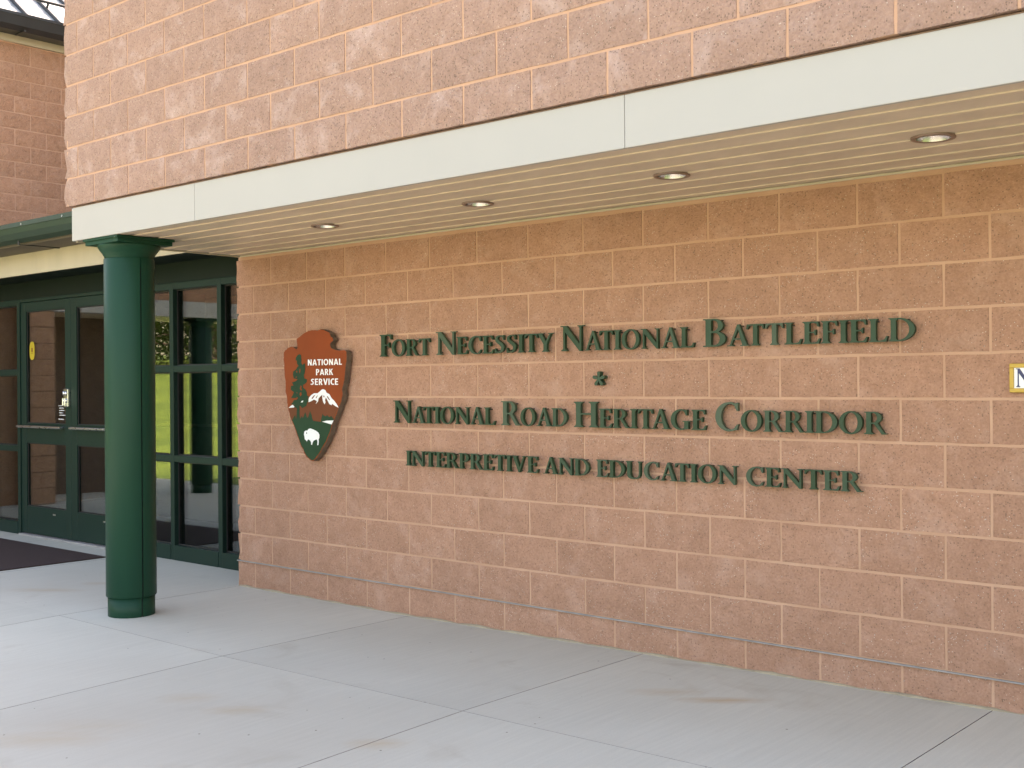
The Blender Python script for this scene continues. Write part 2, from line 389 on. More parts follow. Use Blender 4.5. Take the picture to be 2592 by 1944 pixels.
for i in range(len(JX)-1):
    for j in range(len(JY)-1):
        x0, x1, y0, y1 = JX[i], JX[i+1], JY[j], JY[j+1]
        if x1 <= -6.6-1e-6 or (x0+x1)/2 < -6.6:
            if y1 <= -4.8: continue
            y0 = max(y0, -4.8)
        if x0 > -.1 and y1 > 0: y1 = .04
        g_ = .0022 if x1 < 2 else .0017
        whole = x1 < .1                              # no cross joint near the doors
        slab(x0, x1, y0, y1, g_, 0 if whole and j == 8 else .0008, 0 if whole and j == 7 else .0008)

# ------------------------------------------------------------------ split-face blocks
def block_mesh(name, L, h, mat, amp, nx=6, nz=3, end=None, seed=0, depth=.09):
    """origin at the block's centre on the wall face (y = 0); the rough face stands proud towards -y"""
    g = np.random.default_rng(seed); v = []; f = []; sm = []
    X = np.linspace(-L/2, L/2, nx+1); Z = np.linspace(-h/2, h/2, nz+1)
    tx, tz = g.normal(0, .14, 2)*amp
    for j, z in enumerate(Z):
        for i, x in enumerate(X):
            edge = i in (0, nx) or j in (0, nz)
            yy = -g.uniform(.0002, .0016) if edge else -g.uniform(.1, 1.05)*amp
            yy += 0 if edge else tx*x/L*2+tz*z/h*2
            dx = 0 if i in (0, nx) else g.uniform(-.2, .2)*L/nx
            dz = 0 if j in (0, nz) else g.uniform(-.2, .2)*h/nz
            yy = min(yy, 0)
            if end and i == 0: yy = g.uniform(-.3, .9)*amp; dx = g.uniform(-1.6, 1.3)*amp
            if edge and not (i == 0 and end): dx += g.uniform(-.0012, .0012); dz += g.uniform(-.0015, .0015)
            v.append((x+dx, yy, z+dz))
    W = nx+1
    for j in range(nz):
        for i in range(nx):
            a = j*W+i; f.append((a, a+1, a+W+1, a+W)); sm.append(True)
    ring = [i for i in range(W)]+[j*W+nx for j in range(1, nz+1)]+[nz*W+i for i in range(nx-1, -1, -1)]+[j*W for j in range(nz-1, 0, -1)]
    n = len(ring); fr = len(v)
    for r in ring: v.append(v[r])                   # the sides have vertices of their own, so the arris stays crisp
    b = len(v)
    for r in ring:
        x, y, z = v[r]
        if end and r % W == 0:
            v.append((x+g.uniform(-1, .6)*amp, depth, z))
        else: v.append((min(max(x, -L/2), L/2), depth, min(max(z, -h/2), h/2)))
    for k in range(n):
        f.append((fr+k, b+k, b+(k+1) % n, fr+(k+1) % n)); sm.append(False)
    me = bpy.data.meshes.new(name); me.from_pydata(v, [], f); me.polygons.foreach_set('use_smooth', sm); me.update()
    me.materials.append(mat); return me
VAR = {}
def get_block(mat, L, h, amp, end, nvar=9):
    key = (mat.name, round(L, 3), round(h, 3), end)
    L0 = VAR.setdefault(key, [])
    if len(L0) < nvar:
        L0.append(block_mesh('block', L, h, mat, amp, nx=6 if L > .3 else 3, end=end, seed=hash((round(L*1000), round(h*1000), len(L0), amp > .006)) % 99991)); return L0[-1]
    return random.choice(L0)
def lay(parent, mat, x0, x1, z0, courses, phase, amp, mapper, hs=None, end=True, joint=.0125, skip=None, first_len=None):
    """one object for each block; mapper turns (along, z) into a location and the object's z rotation"""
    z = z0
    for c in range(courses):
        h = hs[c] if hs else H
        off = FL/2 if (c+phase) % 2 else FL
        edges = [x0]; e = (first_len or 0)+x0+off
        while e < x1-.06: edges.append(e); e += FL
        edges.append(x1)
        for i in range(len(edges)-1):
            a, b = edges[i], edges[i+1]
            if skip and skip((a+b)/2, z+h/2): continue
            ja = 0 if i == 0 else joint/2; jb = 0 if i == len(edges)-2 else joint/2
            L = b-a-ja-jb
            me = get_block(mat, L, h-joint, amp, end and i == 0)
            o = bpy.data.objects.new('block', me)
            loc, rz = mapper((a+ja+b-jb)/2, z+h/2)
            place(o, loc+Vector((0, 0, random.uniform(-.0006, .0006))), parent); o.rotation_euler = (random.uniform(-.002, .002), random.uniform(-.003, .003), rz+random.uniform(-.0025, .0025))
        z += h

# ------------------------------------------------------------------ the wing with the lettering
wing = thing('block_building', 'tan split-face block wing with white fascia, plank soffit and green corner column', 'building', (3, 1, -.19))
WX1 = 13.0
# sign wall under the soffit
lw = MB().box(.022, WX1, .0016, .30, -.4, 2.262).build('sign_wall', M_MORTAR, wing)
lw['label'] = 'block wall under the soffit carrying the green letters'
VIS = 6.1                                            # blocks further right than this are out of the photograph
lay(lw, M_BLOCK, 0, .4064*15, 0, 11, 0, .0075, lambda a, z: (Vector((a, 0, z)), 0))
lay(lw, M_BLOCK, 0, .4064*15, -.2032, 1, 1, .0075, lambda a, z: (Vector((a, .001, z)), 0))
rest = MB()
for c in range(-1, 11):
    e = FL*15+.005-(FL/2 if c % 2 else 0)
    e = FL*15+.005
    while e < WX1-.1:
        rest.box(e, e+FL-.01, .001, .06, c*H+.005, c*H+H-.005, .004); e += FL
rest.build('block_courses', M_BLOCK, lw)
# metal drip flashing above the lowest course and the sealant bead at its foot
fb = MB()
x = -.006
while x < 12:
    L = 3.05; fb.box(x, min(x+L-.004, 12), -.012, .02, -.004, .0005, .001); fb.box(x, min(x+L-.004, 12), -.0128, -.0115, -.0058, .0002); x += L
fb.build('drip_flashing', M_ALU, lw)
bead = MB(); prev = None
for i in range(140):
    x = .01+i*.09; z = ground_z(x, 0); r = .013+.004*math.sin(i*1.7)+random.uniform(-.003, .003)
    ring = [(x, -.004-r*math.cos(a), z-.004+r*.9*math.sin(a)) for a in np.linspace(0, math.pi/2, 5)]+[(x, .02, z-.004+r*.9), (x, .02, z-.03), (x, -.004-r, z-.03)]
    if prev: bead.add(prev+ring, [(k, 8+k, 8+(k+1) % 8, (k+1) % 8) for k in range(7)], True)
    prev = ring
bead.build('sealant_bead', M_SEAL, lw)
# upper wall above the fascia
YU = -1.336; UX, UZ = -.0625, 2.4647
ZP = UZ+10*H
uw = MB().box(.0, WX1, YU+.0018, YU+.30, 2.4885, ZP).build('upper_wall', M_MORTAR, wing)
UC = 8
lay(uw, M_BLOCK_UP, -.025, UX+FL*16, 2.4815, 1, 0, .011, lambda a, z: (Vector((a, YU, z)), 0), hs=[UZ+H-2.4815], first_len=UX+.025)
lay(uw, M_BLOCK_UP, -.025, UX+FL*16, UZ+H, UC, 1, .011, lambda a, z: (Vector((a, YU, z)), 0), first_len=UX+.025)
rest = MB()
for c in range(0, 10):
    z = UZ+c*H; e = UX+FL*16+.005 if c <= UC else -.02
    while e < WX1-.1:
        rest.box(e, e+FL-.01, YU+.001, YU+.06, max(z+.005, 2.4865), z+H-.005, .004); e += FL
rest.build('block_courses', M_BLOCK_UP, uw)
# the rest of its body: return wall, back, roof (out of sight, but they throw the shade)
sw = MB(); sw.box(-.012, .29, YU+.301, 9, 2.75, ZP); sw.box(.02, .29, .301, 9, -.4, 2.262); sw.build('side_wall', M_MORTAR, wing)
MB().box(.0, WX1, 9.001, 9.3, -.4, ZP).build('back_wall', M_MORTAR, wing)
MB().box(.291, WX1, YU+.301, 9.0, ZP-.45, ZP-.30).build('roof', M_ROOF, wing)
MB().box(-.05, WX1+.03, YU-.035, YU+.34, ZP+.001, ZP+.06, .008).build('coping', M_WHITE, wing)
# white fascia in three-metre panels
FB, FT, FY = 2.258, 2.475, -1.322
fa = MB().box(.05, WX1, FY+.022, FY+.2, FB+.02, FT-.012).build('fascia', M_WHITE, wing)
fj = [.033, 1.436, 4.482, 7.53, 10.58, WX1]
for i in range(len(fj)-1):
    m_ = MB(); a, b = fj[i]+(.0012 if i else 0), fj[i+1]-.0012
    m_.box(a, b, FY, FY+.02, FB, FT, .0025); m_.build('fascia_panel', M_WHITE, fa)
MB().box(.04, WX1, FY+.004, FY+.25, FT-.010, FT+.006).build('cap_shade_strip', M_GAP, fa)  # dark colour paints in the shaded gap under the overhanging blocks
MB().box(.033, .053, FY+.0215, -.005, FB, FT, .002).build('fascia_panel', M_WHITE, fa)
# soffit planks, each front edge a few millimetres lower than the back of the one before
so = MB().box(.06, WX1, FY+.205, .0, 2.30, 2.33).build('soffit', M_SOFFIT, wing)
SY = [FY+.0205, -1.19, -1.01, -.83, -.65, -.465, -.28, -.10, .004]
LX = [1.793, 3.048, 4.27, 5.49]; LR = .066
for k in range(len(SY)-1):
    y0, y1 = SY[k]+.0008, SY[k+1]-.0008; xa, xb = .056, WX1
    loop = [(xa, y0)]
    if abs(SY[k]+.65) < .01:
        for lx in LX: loop += [(lx-LR*math.cos(a), y0+LR*math.sin(a)) for a in np.linspace(0, math.pi, 17)]
    loop += [(xb, y0), (xb, y1)]
    if abs(SY[k+1]+.65) < .01:
        for lx in LX[::-1]: loop += [(lx+LR*math.cos(a), y1-LR*math.sin(a)) for a in np.linspace(0, math.pi, 17)]
    loop += [(xa, y1)]
    def to3(p, d, y0=y0, y1=y1, k=k):
        tz = (p[1]-y0)/(y1-y0)
        return (p[0], p[1], (2.2595+.0055*tz) if d == 0 else 2.2745)
    pl = MB(); extrude_loops(pl, [loop], to3, 0, 1)
    pl.f = [f[::-1] for f in pl.f]
    pl.build('plank', M_SOFFIT, so)
MB().box(.034, .0535, FY+.03, .0, 2.2525, 2.2575).build('edge_trim', M_CREAM, so)
MB().box(.056, WX1, -.012, -.0005, 2.2515, 2.2625, .002).build('wall_trim', M_CREAM, so)
# corner column
CX, CY, CZ = .365, -1.105, ground_z(.365, -1.105)
def column(parent, cx, cy, z0, seam):
    c = node('column', (cx, cy, z0), parent); ztop = 2.258
    g = R(1.3)
    for k in range(2):
        a0 = seam+k*math.pi+g; a1 = seam+(k+1)*math.pi-g
        MB().lathe(cx, cy, [(.150, z0+.137), (.157, z0+.128), (.159, z0+.131), (.159, 2.125), (.157, 2.128), (.150, 2.128)], 40, a0, a1).build('shaft', M_GREEN, c, (cx, cy, z0+.128))
        MB().lathe(cx, cy, [(.140, z0+.002), (.146, z0-.002), (.148, z0+.002), (.148, z0+.126), (.140, z0+.1265)], 40, a0, a1).build('base', M_GREEN, c, (cx, cy, z0))
    MB().lathe(cx, cy, [(.140, z0), (.140, 2.12)], 32).build('core', M_RUBBER, c, (cx, cy, z0))
    MB().lathe(cx, cy, [(.148, 2.07), (.150, 2.10), (.154, 2.142), (.160, 2.148), (.163, 2.155), (.168, 2.164), (.180, 2.178), (.192, 2.196), (.197, 2.209), (.197, 2.2165), (.18, 2.217)], 56).build('capital', M_GREEN, c, (cx, cy, 2.07))
    s_ = .209; b = MB(); b.box(cx-.198, cx+.198, cy-.198, cy+.198, 2.2165, 2.243, .002); b.box(cx-s_, cx+s_, cy-s_, cy+s_, 2.2425, 2.2575, .002)
    b.build('abacus', M_GREEN, c)
    return c
va = math.atan2(CAM[1]-CY, CAM[0]-CX)
col = column(wing, CX, CY, CZ, va+R(26))
bo = on_plane(1457/4.809, 520+395/4.809, 1, CY-.2055)
MB().lathe(0, 0, [(.0, 0)], 3)
MB().tube((.545, CY-.2045, 2.246), (.545, CY-.2085, 2.246), .006, 10).build('bolt', M_STEEL, col)

# ------------------------------------------------------------------ glazed entrance between the wings
ent = thing('glazed_entrance', 'dark green framed glass entrance with double doors below a green gutter', 'entrance', (-3.2, .45, -.19))
SYF = .40; GZ = -.19; HEAD = 2.182
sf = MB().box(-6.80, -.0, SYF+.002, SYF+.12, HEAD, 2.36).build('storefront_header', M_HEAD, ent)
def bar(x0, x1, z0, z1, parent, name='mullion', y0=SYF, y1=SYF+.115, mat=None, b=.0025):
    return MB().box(x0, x1, y0, y1, z0, z1, b).build(name, mat or M_FRAME, parent)
def pane(x0, x1, z0, z1, parent, y=SYF+.050):
    p = MB().box(x0-.006, x1+.006, y, y+.006, z0-.006, z1+.006)
    p.box(x0-.006, x1+.006, y+.020, y+.026, z0-.006, z1+.006)
    o = p.build('pane', M_GLASS, parent)
    return o
def gasket(x0, x1, z0, z1, parent, y=SYF+.040):
    g = MB(); t = .010
    g.box(x0, x1, y, y+.0095, z0, z0+t); g.box(x0, x1, y, y+.0095, z1-t, z1); g.box(x0, x0+t, y, y+.0095, z0+t, z1-t); g.box(x1-t, x1, y, y+.0095, z0+t, z1-t)
    g.build('gasket', M_RUBBER, parent)
def storefront(name, xm, label):
    """xm: x ranges of the mullions, left to right"""
    s = node(name, ((xm[0][0]+xm[-1][1])/2, SYF, GZ), ent); s['label'] = label
    for a, b in xm: bar(a, b, GZ, HEAD, s, 'mullion')
    for i in range(len(xm)-1):
        a, b = xm[i][1], xm[i+1][0]
        zz = [(GZ, -.063), (.650, .706), (1.417, 1.473), (2.125, HEAD)]
        for (z0, z1) in zz:
            bar(a+.0002, b-.0002, z0, z1 if z1 < HEAD else HEAD-.0005, s, 'rail', SYF+(.002 if z0 > GZ else -.004), SYF+.1145)
        for j in range(3):
            gasket(a, b, zz[j][1], zz[j+1][0], s); pane(a, b, zz[j][1], zz[j+1][0], s)
    return s
storefront('window', [(-2.235, -2.178), (-1.528, -1.471), (-.834, -.777), (-.14, -.083)], 'green storefront window reflecting the lawn, beside the sign wall')
storefront('window', [(-6.35, -6.29), (-5.66, -5.60), (-4.975, -4.918), (-4.285, -4.228)], 'dark storefront window left of the doors')
bar(-4.2275, -2.2355, 2.150, HEAD-.0005, sf, 'door_head', SYF+.003, SYF+.1145)
for k, (a, b) in enumerate(((-4.224, -3.2315), (-3.2275, -2.2385))):
    d = node('door', ((a+b)/2, SYF+.02, GZ), ent)
    d['label'] = ('left leaf of the green glazed double door, with a yellow sticker', 'right leaf of the green glazed double door, half behind the column')[k]
    y0, y1 = SYF+.012, SYF+.058
    st = .105
    bar(a, a+st, -.165, 2.147, d, 'stile', y0, y1); bar(b-st, b, -.165, 2.147, d, 'stile', y0, y1)
    zz = [(-.165, .106), (.740, .937), (2.055, 2.1465)]
    for (z0, z1) in zz: bar(a+st, b-st, z0, z1, d, 'rail', y0+.0012, y1-.001)
    for j in range(2):
        g = MB(); x0, x1, z0, z1 = a+st, b-st, zz[j][1], zz[j+1][0]; t = .009; yy = y0+.014
        g.box(x0, x1, yy, yy+.006, z0, z0+t); g.box(x0, x1, yy, yy+.006, z1-t, z1); g.box(x0, x0+t, yy, yy+.006, z0+t, z1-t); g.box(x1-t, x1, yy, yy+.006, z0+t, z1-t)
        g.build('gasket', M_RUBBER, d)
        pp = MB().box(x0-.004, x1+.004, y0+.021, y0+.0265, z0-.004, z1+.004); pp.box(x0-.004, x1+.004, y0+.034, y0+.0395, z0-.004, z1+.004); pp.build('pane', M_GLASS, d)
    pb = MB(); px0, px1 = a-.02 if k == 0 else a+.03, b-.09 if k == 0 else b-.05
    pb.tube((px0+.04, y0-.055, .905), (px1, y0-.055, .905), .013, 12)
    for q in (px0+.08, px1-.05): pb.tube((q, y0-.055, .905), (q, y0+.004, .905), .009, 8)
    pb.build('push_bar', M_STEEL, d)
    MB().box((a+b)/2+.14*(1 if k == 0 else .55), (a+b)/2+.14*(1 if k == 0 else .55)+.045, y0-.004, y0+.001, .043, .058, .002).build('lock_cylinder', M_STEEL, d)
    if k == 0:
        hw = MB()
        hw.box(b-.085, b-.004, y0-.030, y0, 1.106, 1.279, .006)
        for q in range(2):
            for zc in (1.235, 1.165): hw.lathe(b-.065+q*.04, y0-.032, [(.0, zc-.02), (.014, zc-.018), (.016, zc), (.014, zc+.02), (0, zc+.022)], 12)
            hw.tube((b-.065+q*.04, y0-.045, 1.12), (b-.065+q*.04, y0-.045, 1.19), .009, 8)
        hw.build('lever_set', M_STEEL, d)
        stc = MB(); n = 20; yy = y0+.0198
        stc.add([(a+.195+.052*math.copysign(abs(math.cos(t_))**.7, math.cos(t_)), yy, 1.662+.092*math.copysign(abs(math.sin(t_))**.7, math.sin(t_))) for t_ in np.linspace(0, 2*math.pi, n, endpoint=False)], [tuple(range(n))])
        so_ = stc.build('sticker', M_YELLOW, d)
        mk = MB(); mk.add([(a+.18, yy-.0006, 1.635), (a+.21, yy-.0006, 1.635), (a+.21, yy-.0006, 1.64), (a+.18, yy-.0006, 1.64)], [(0, 1, 2, 3)]); mk.add([(a+.182, yy-.0006, 1.65), (a+.208, yy-.0006, 1.65), (a+.208, yy-.0006, 1.69), (a+.182, yy-.0006, 1.69)], [(0, 1, 2, 3)])
        mk.build('sticker_mark', M_BROWN, d)
        nt_ = MB(); g = np.random.default_rng(3)
        for (x0, ww, zc) in ((-3.535, .065, 1.115), (-3.522, .085, 1.092), (-3.522, .095, 1.069), (-3.522, .075, 1.046), (-3.522, .155, 1.023), (-3.535, .10, .983)):
            x = x0+.03
            while x < x0+.03+ww:
                l_ = g.uniform(.004, .009); h_ = g.choice([.0055, .0065, .009]); nt_.add([(x, yy, zc-.003), (x+l_, yy, zc-.003), (x+l_, yy, zc-.003+h_), (x, yy, zc-.003+h_)], [(0, 1, 2, 3)]); x += l_+.0022
        nt_.build('notice_lines', M_SWHITE, d)
MB().box(-4.22, -2.24, SYF-.03, SYF+.11, GZ-.01, -.172, .003).build('threshold', M_ALU, ent)
# ceiling of the recess, cream frieze, eave and gutter
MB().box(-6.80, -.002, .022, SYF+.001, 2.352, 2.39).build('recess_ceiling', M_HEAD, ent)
MB().box(-6.80, -.002, .0, .021, 2.346, 2.545, .002).build('frieze', M_CREAM, ent)
MB().box(-6.80, -.002, -.31, .02, 2.5455, 2.575).build('eave_soffit', M_EAVE, ent)
gu = MB(); prof = [(-.285, 2.572), (-.345, 2.558), (-.40, 2.585), (-.435, 2.63), (-.455, 2.672), (-.462, 2.674), (-.464, 2.712), (-.452, 2.714), (-.448, 2.69), (-.40, 2.66), (-.345, 2.61), (-.30, 2.60)]
n = len(prof); xa, xb = -6.80, -.045
gu.add([(xa, y, z) for y, z in prof]+[(xb, y, z) for y, z in prof], [(i, n+i, n+(i+1) % n, (i+1) % n) for i in range(n)]+[tuple(range(n)), tuple(range(n, 2*n))[::-1]])
gut = gu.build('gutter', M_GUTTER, ent)
for bx in (-5.4, -3.88, -2.66, -1.2):
    sb = MB(); sb.box(bx, bx+.022, -.37, .002, 2.537, 2.5445); sb.box(bx, bx+.022, -.376, -.3695, 2.537, 2.575); sb.build('strap', M_BLACKG, gut)
for bx in (-2.42, -1.72, -3.4): MB().tube((bx, -.4655, 2.69), (bx, -.459, 2.69), .010, 10).build('rivet', M_STEEL, gut)
MB().add([(-6.80, -.40, 2.665), (-.04, -.40, 2.665), (-.04, 3.4, 2.86), (-6.80, 3.4, 2.86), (-6.80, -.36, 2.60), (-.04, -.36, 2.60), (-.04, 3.4, 2.70), (-6.80, 3.4, 2.70)], [(0, 1, 2, 3), (4, 7, 6, 5), (0, 4, 5, 1), (0, 3, 7, 4), (1, 5, 6, 2), (2, 6, 7, 3)]).build('roof', M_ROOF, ent)
# lobby behind the glass; unseen hall mass behind it, added to block the sun
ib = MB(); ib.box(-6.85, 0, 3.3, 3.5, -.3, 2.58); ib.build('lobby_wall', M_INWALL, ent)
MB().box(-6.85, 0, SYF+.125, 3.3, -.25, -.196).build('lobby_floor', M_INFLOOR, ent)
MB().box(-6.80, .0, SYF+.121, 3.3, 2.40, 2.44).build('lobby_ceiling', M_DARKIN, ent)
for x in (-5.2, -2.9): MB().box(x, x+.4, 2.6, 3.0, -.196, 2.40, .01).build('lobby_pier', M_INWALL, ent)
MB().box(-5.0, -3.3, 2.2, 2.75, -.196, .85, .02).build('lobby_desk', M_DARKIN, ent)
MB().box(-6.84, -.02, 3.55, 8.8, -.4, 6.8).build('sun_block_wall', M_MORTAR, ent)
MB().add([(-6.83, 3.1, 6.81), (-.02, 3.1, 6.81), (-.02, 9.2, 6.81), (-6.83, 9.2, 6.81), (-6.83, 6.1, 9.4), (-.02, 6.1, 9.4)], [(0, 1, 5, 4), (2, 3, 4, 5), (0, 4, 3), (1, 2, 5), (0, 3, 2, 1)]).build('sun_block_roof', M_ROOF, ent)

# ------------------------------------------------------------------ far wing at the left, seen above the gutter and mirrored in the glass
lft = thing('block_building', 'far brown block wing at the upper left with dark gutter and metal roof', 'building', (-8.5, 0, -.3))
XL = -6.85
luw = MB().box(XL-.30, XL-.002, -1.0, 3.52, 2.47, 5.56).build('upper_wall', M_MORTAR, lft)
lay(luw, M_BLOCK_LEFT, -1.0, 3.5, UZ, 15, 0, .013, lambda a, z: (Vector((XL, a, z)), math.pi/2), end=False, hs=[H]*14+[5.555-UZ-14*H])
rest = MB()
for c in range(0, 4):
    z = UZ+c*H; e = -5.9+(FL/2 if c % 2 else 0)
    while e < -1.3: rest.box(XL-.06, XL-.001, e, e+FL-.01, z+.005, z+H-.005, .004); e += FL
rest.build('block_courses', M_BLOCK_LEFT, luw)
MB().box(XL-1.45, XL-.0085, -5.95, -1.001, 2.47, 3.28).build('porch_wall', M_MORTAR, lft)
MB().box(XL-.2, XL+.014, -5.95, -1.20, FB, FT, .003).build('fascia', M_WHITE, lft)
MB().box(XL-1.45, XL-.201, -5.95, -1.20, 2.27, 2.30).build('soffit', M_SOFFIT, lft)
MB().box(XL-1.55, XL+.05, -6.0, -.98, 3.281, 3.34, .01).build('coping', M_WHITE, lft)
pr = MB()
for c in range(-2, 12): pr.box(XL-.40, XL-.002, -1.27, -.92, c*H+.02+.005, c*H+.02+H-.005 if c < 11 else 2.468, .004)
pr.build('pier', M_BLOCK_LEFT, lft)
MB().box(XL-.39, XL-.012, -1.26, -.93, -.45, 2.46).build('pier_core', M_GAP, lft)
MB().box(XL-1.45, XL-1.33, -3.0, -1.2, -.45, 2.27).build('lower_wall', M_INWALL, lft)
MB().box(-11.1, XL-.31, -1.0, 8.8, -.45, 5.56).build('body', M_BLOCK_LEFT, lft)
for yy in (-3.55, -5.6): column(lft, XL-.23, yy, ground_z(XL, yy), R(200))
eave = MB().box(XL-.0, XL+.025, -1.0, 3.5, 5.565, 5.655, .002).build('frieze', M_CREAM, lft)
lg = MB(); prof = [(XL+.022, 5.655), (XL+.25, 5.645), (XL+.33, 5.69), (XL+.365, 5.80), (XL+.372, 5.802), (XL+.374, 5.835), (XL+.36, 5.836), (XL+.352, 5.81), (XL+.28, 5.75), (XL+.02, 5.75)]
n = len(prof); ya, yb = -1.05, 3.5
lg.add([(x, ya, z) for x, z in prof]+[(x, yb, z) for x, z in prof], [(i, (i+1) % n, n+(i+1) % n, n+i) for i in range(n)]+[tuple(range(n))[::-1], tuple(range(n, 2*n))])
lgo = lg.build('gutter', M_BLACKG, lft)
for yy in (.35, 1.6, 2.9): MB().box(XL+.10, XL+.345, yy, yy+.025, 5.628, 5.6425).build('strap', M_BLACKG, lgo)
# standing-seam roof: 35 degree pitch away from the eave
PT = math.tan(R(36)); rx0, rz0 = XL+.30, 5.80; rw = 2.4; rz1 = rz0+rw*PT
lrf = MB().add([(rx0, -1.05, rz0), (rx0, 3.52, rz0), (rx0-rw, 3.52, rz1), (rx0-rw, -1.05, rz1), (rx0-2*rw, 3.52, rz0), (rx0-2*rw, -1.05, rz0)], [(0, 1, 2, 3), (3, 2, 4, 5), (0, 3, 5), (1, 4, 2)]).build('roof', M_ROOF, lft)
yy = -.9
while yy < 3.5:
    s_ = MB(); nx_, nz_ = math.sin(math.atan(PT)), math.cos(math.atan(PT)); hgt = .045
    a = Vector((rx0, yy, rz0)); b = Vector((rx0-rw+.02, yy, rz1-.02)); nn = Vector((nx_, 0, nz_))
    w2 = Vector((0, .012, 0))
    s_.add([a-w2, a+w2, b+w2, b-w2, a-w2+nn*hgt, a+w2+nn*hgt, b+w2+nn*hgt, b-w2+nn*hgt], [(0, 1, 5, 4), (1, 2, 6, 5), (2, 3, 7, 6), (3, 0, 4, 7), (4, 5, 6, 7)])
    s_.build('seam', M_BLACKG, lrf)
    cl = MB(); p = Vector((rx0-.40, yy, rz0+.40*PT)); cl.tube(p+nn*.02, p+nn*.13, .016, 8); cl.build('rail_clamp', M_BLACKG, lrf)
    yy += .43
nn = Vector((math.sin(math.atan(PT)), 0, math.cos(math.atan(PT)))); p = Vector((rx0-.40, 0, rz0+.40*PT))+nn*.115
MB().tube((p.x, -1.0, p.z), (p.x, 3.5, p.z), .020, 10).build('snow_rail', M_BLACKG, lrf)

# ------------------------------------------------------------------ lettering: glyphs drawn as shapes, traced, then cut as solids
NG = 110; SS = 3
class G:
    def __init__(s, wd):
        s.w = wd; n = NG*SS
        s.X, s.Z = np.meshgrid((np.arange(int((wd+.4)*n))+.5)/n-.2, (np.arange(int(1.4*n))+.5)/n-.2)
        s.m = np.zeros_like(s.X, bool)
    def rect(s, x0, z0, x1, z1, on=True):
        k = (s.X >= x0) & (s.X <= x1) & (s.Z >= z0) & (s.Z <= z1); s.m = s.m | k if on else s.m & ~k; return s
    def pmask(s, pts):
        k = np.zeros_like(s.m); q = len(pts)
        for i in range(q):
            (xa, za), (xb, zb) = pts[i], pts[(i+1) % q]
            if za == zb: continue
            c = ((za > s.Z) != (zb > s.Z)) & (s.X < (xb-xa)*(s.Z-za)/(zb-za)+xa); k ^= c
        return k
    def poly(s, *pts, on=True):
        k = s.pmask(pts); s.m = s.m | k if on else s.m & ~k; return s
    def emask(s, cx, cz, rx, rz): return ((s.X-cx)/rx)**2+((s.Z-cz)/rz)**2 <= 1
    def stroke(s, pts, ws):
        for i in range(len(pts)-1):
            for t in np.linspace(0, 1, 14):
                x = pts[i][0]*(1-t)+pts[i+1][0]*t; z = pts[i][1]*(1-t)+pts[i+1][1]*t; r = (ws[i]*(1-t)+ws[i+1]*t)/2
                s.m |= s.emask(x, z, r, r)
        return s
    def stem(s, x, w_=.165, top=True, bot=True, z0=0, z1=1, sl=.075, sr=.075, t=.045):
        s.rect(x, z0, x+w_, z1)
        if bot: s.rect(x-sl, z0, x+w_+sr, z0+t); s.poly((x-.035, z0+t-.005), (x, z0+.11), (x, z0+t-.005)); s.poly((x+w_, z0+.11), (x+w_+.035, z0+t-.005), (x+w_, z0+t-.005))
        if top: s.rect(x-sl, z1-t, x+w_+sr, z1); s.poly((x-.035, z1-t+.005), (x, z1-.11), (x, z1-t+.005)); s.poly((x+w_, z1-.11), (x+w_+.035, z1-t+.005), (x+w_, z1-t+.005))
        return s
    def loops(s):
        a = s.m[:s.m.shape[0]//SS*SS, :s.m.shape[1]//SS*SS].reshape(s.m.shape[0]//SS, SS, s.m.shape[1]//SS, SS).mean((1, 3))
        p = np.pad(a, 1, mode='edge'); f = (p[1:-1, 1:-1]*4+2*(p[:-2, 1:-1]+p[2:, 1:-1]+p[1:-1, :-2]+p[1:-1, 2:])+p[:-2, :-2]+p[2:, 2:]+p[:-2, 2:]+p[2:, :-2])/16
        return trace(f, lambda i, j: ((j+.5)/NG-.2, (i+.5)/NG-.2))
def trace(f, to):
    n, m = f.shape; ins = f > .5; seg = {}
    def pt(a, b):
        (i, j), (k, l) = a, b; t = (.5-f[i, j])/(f[k, l]-f[i, j]); return (i+(k-i)*t, j+(l-j)*t)
    idx = np.argwhere((ins[:-1, :-1].astype(int)+ins[1:, :-1]+ins[:-1, 1:]+ins[1:, 1:]) % 4 != 0)
    for i, j in idx:
        i, j = int(i), int(j)
        c = [(i, j), (i, j+1), (i+1, j+1), (i+1, j)]
        e = []
        for k in range(4):
            a, b = c[k], c[(k+1) % 4]
            if ins[a] != ins[b]: e.append((tuple(sorted((a, b))), bool(ins[a])))
        outs = [x[0] for x in e if x[1]]; inn = [x[0] for x in e if not x[1]]
        if len(outs) == 1: seg[outs[0]] = inn[0]
        else:
            seg[e[0][0] if e[0][1] else e[1][0]] = (e[1][0] if e[0][1] else e[2][0]); seg[e[2][0] if e[0][1] else e[3][0]] = (e[3][0] if e[0][1] else e[0][0])
    loops = []
    while seg:
        k0 = next(iter(seg)); L = []; k = k0
        while k in seg:
            nx_ = seg.pop(k); L.append(pt(*k)); k = nx_
        q = [to(*p) for p in L]
        q = simplify(q, .0035)
        if abs(loop_area(q)) > 2e-4: loops.append(q)
    loops.sort(key=lambda L: -abs(loop_area(L)))
    return loops
def simplify(L, tol):
    a = np.array(L); n = len(a)
    if n < 8: return L
    k = int(np.argmax(((a-a[0])**2).sum(1)))
    def dp(i, j):
        if j <= i+1: return []
        p, q = a[i], a[j % n]; d = q-p; ln = np.hypot(*d)+1e-12
        dist = np.abs(d[0]*(a[i+1:j, 1]-p[1])-d[1]*(a[i+1:j, 0]-p[0]))/ln
        m_ = int(np.argmax(dist))
        if dist[m_] < tol: return []
        m_ += i+1; return dp(i, m_)+[m_]+dp(m_, j)
    keep = [0]+dp(0, k)+[k]+dp(k, n)
    return [L[i] for i in keep]
T_ = .055
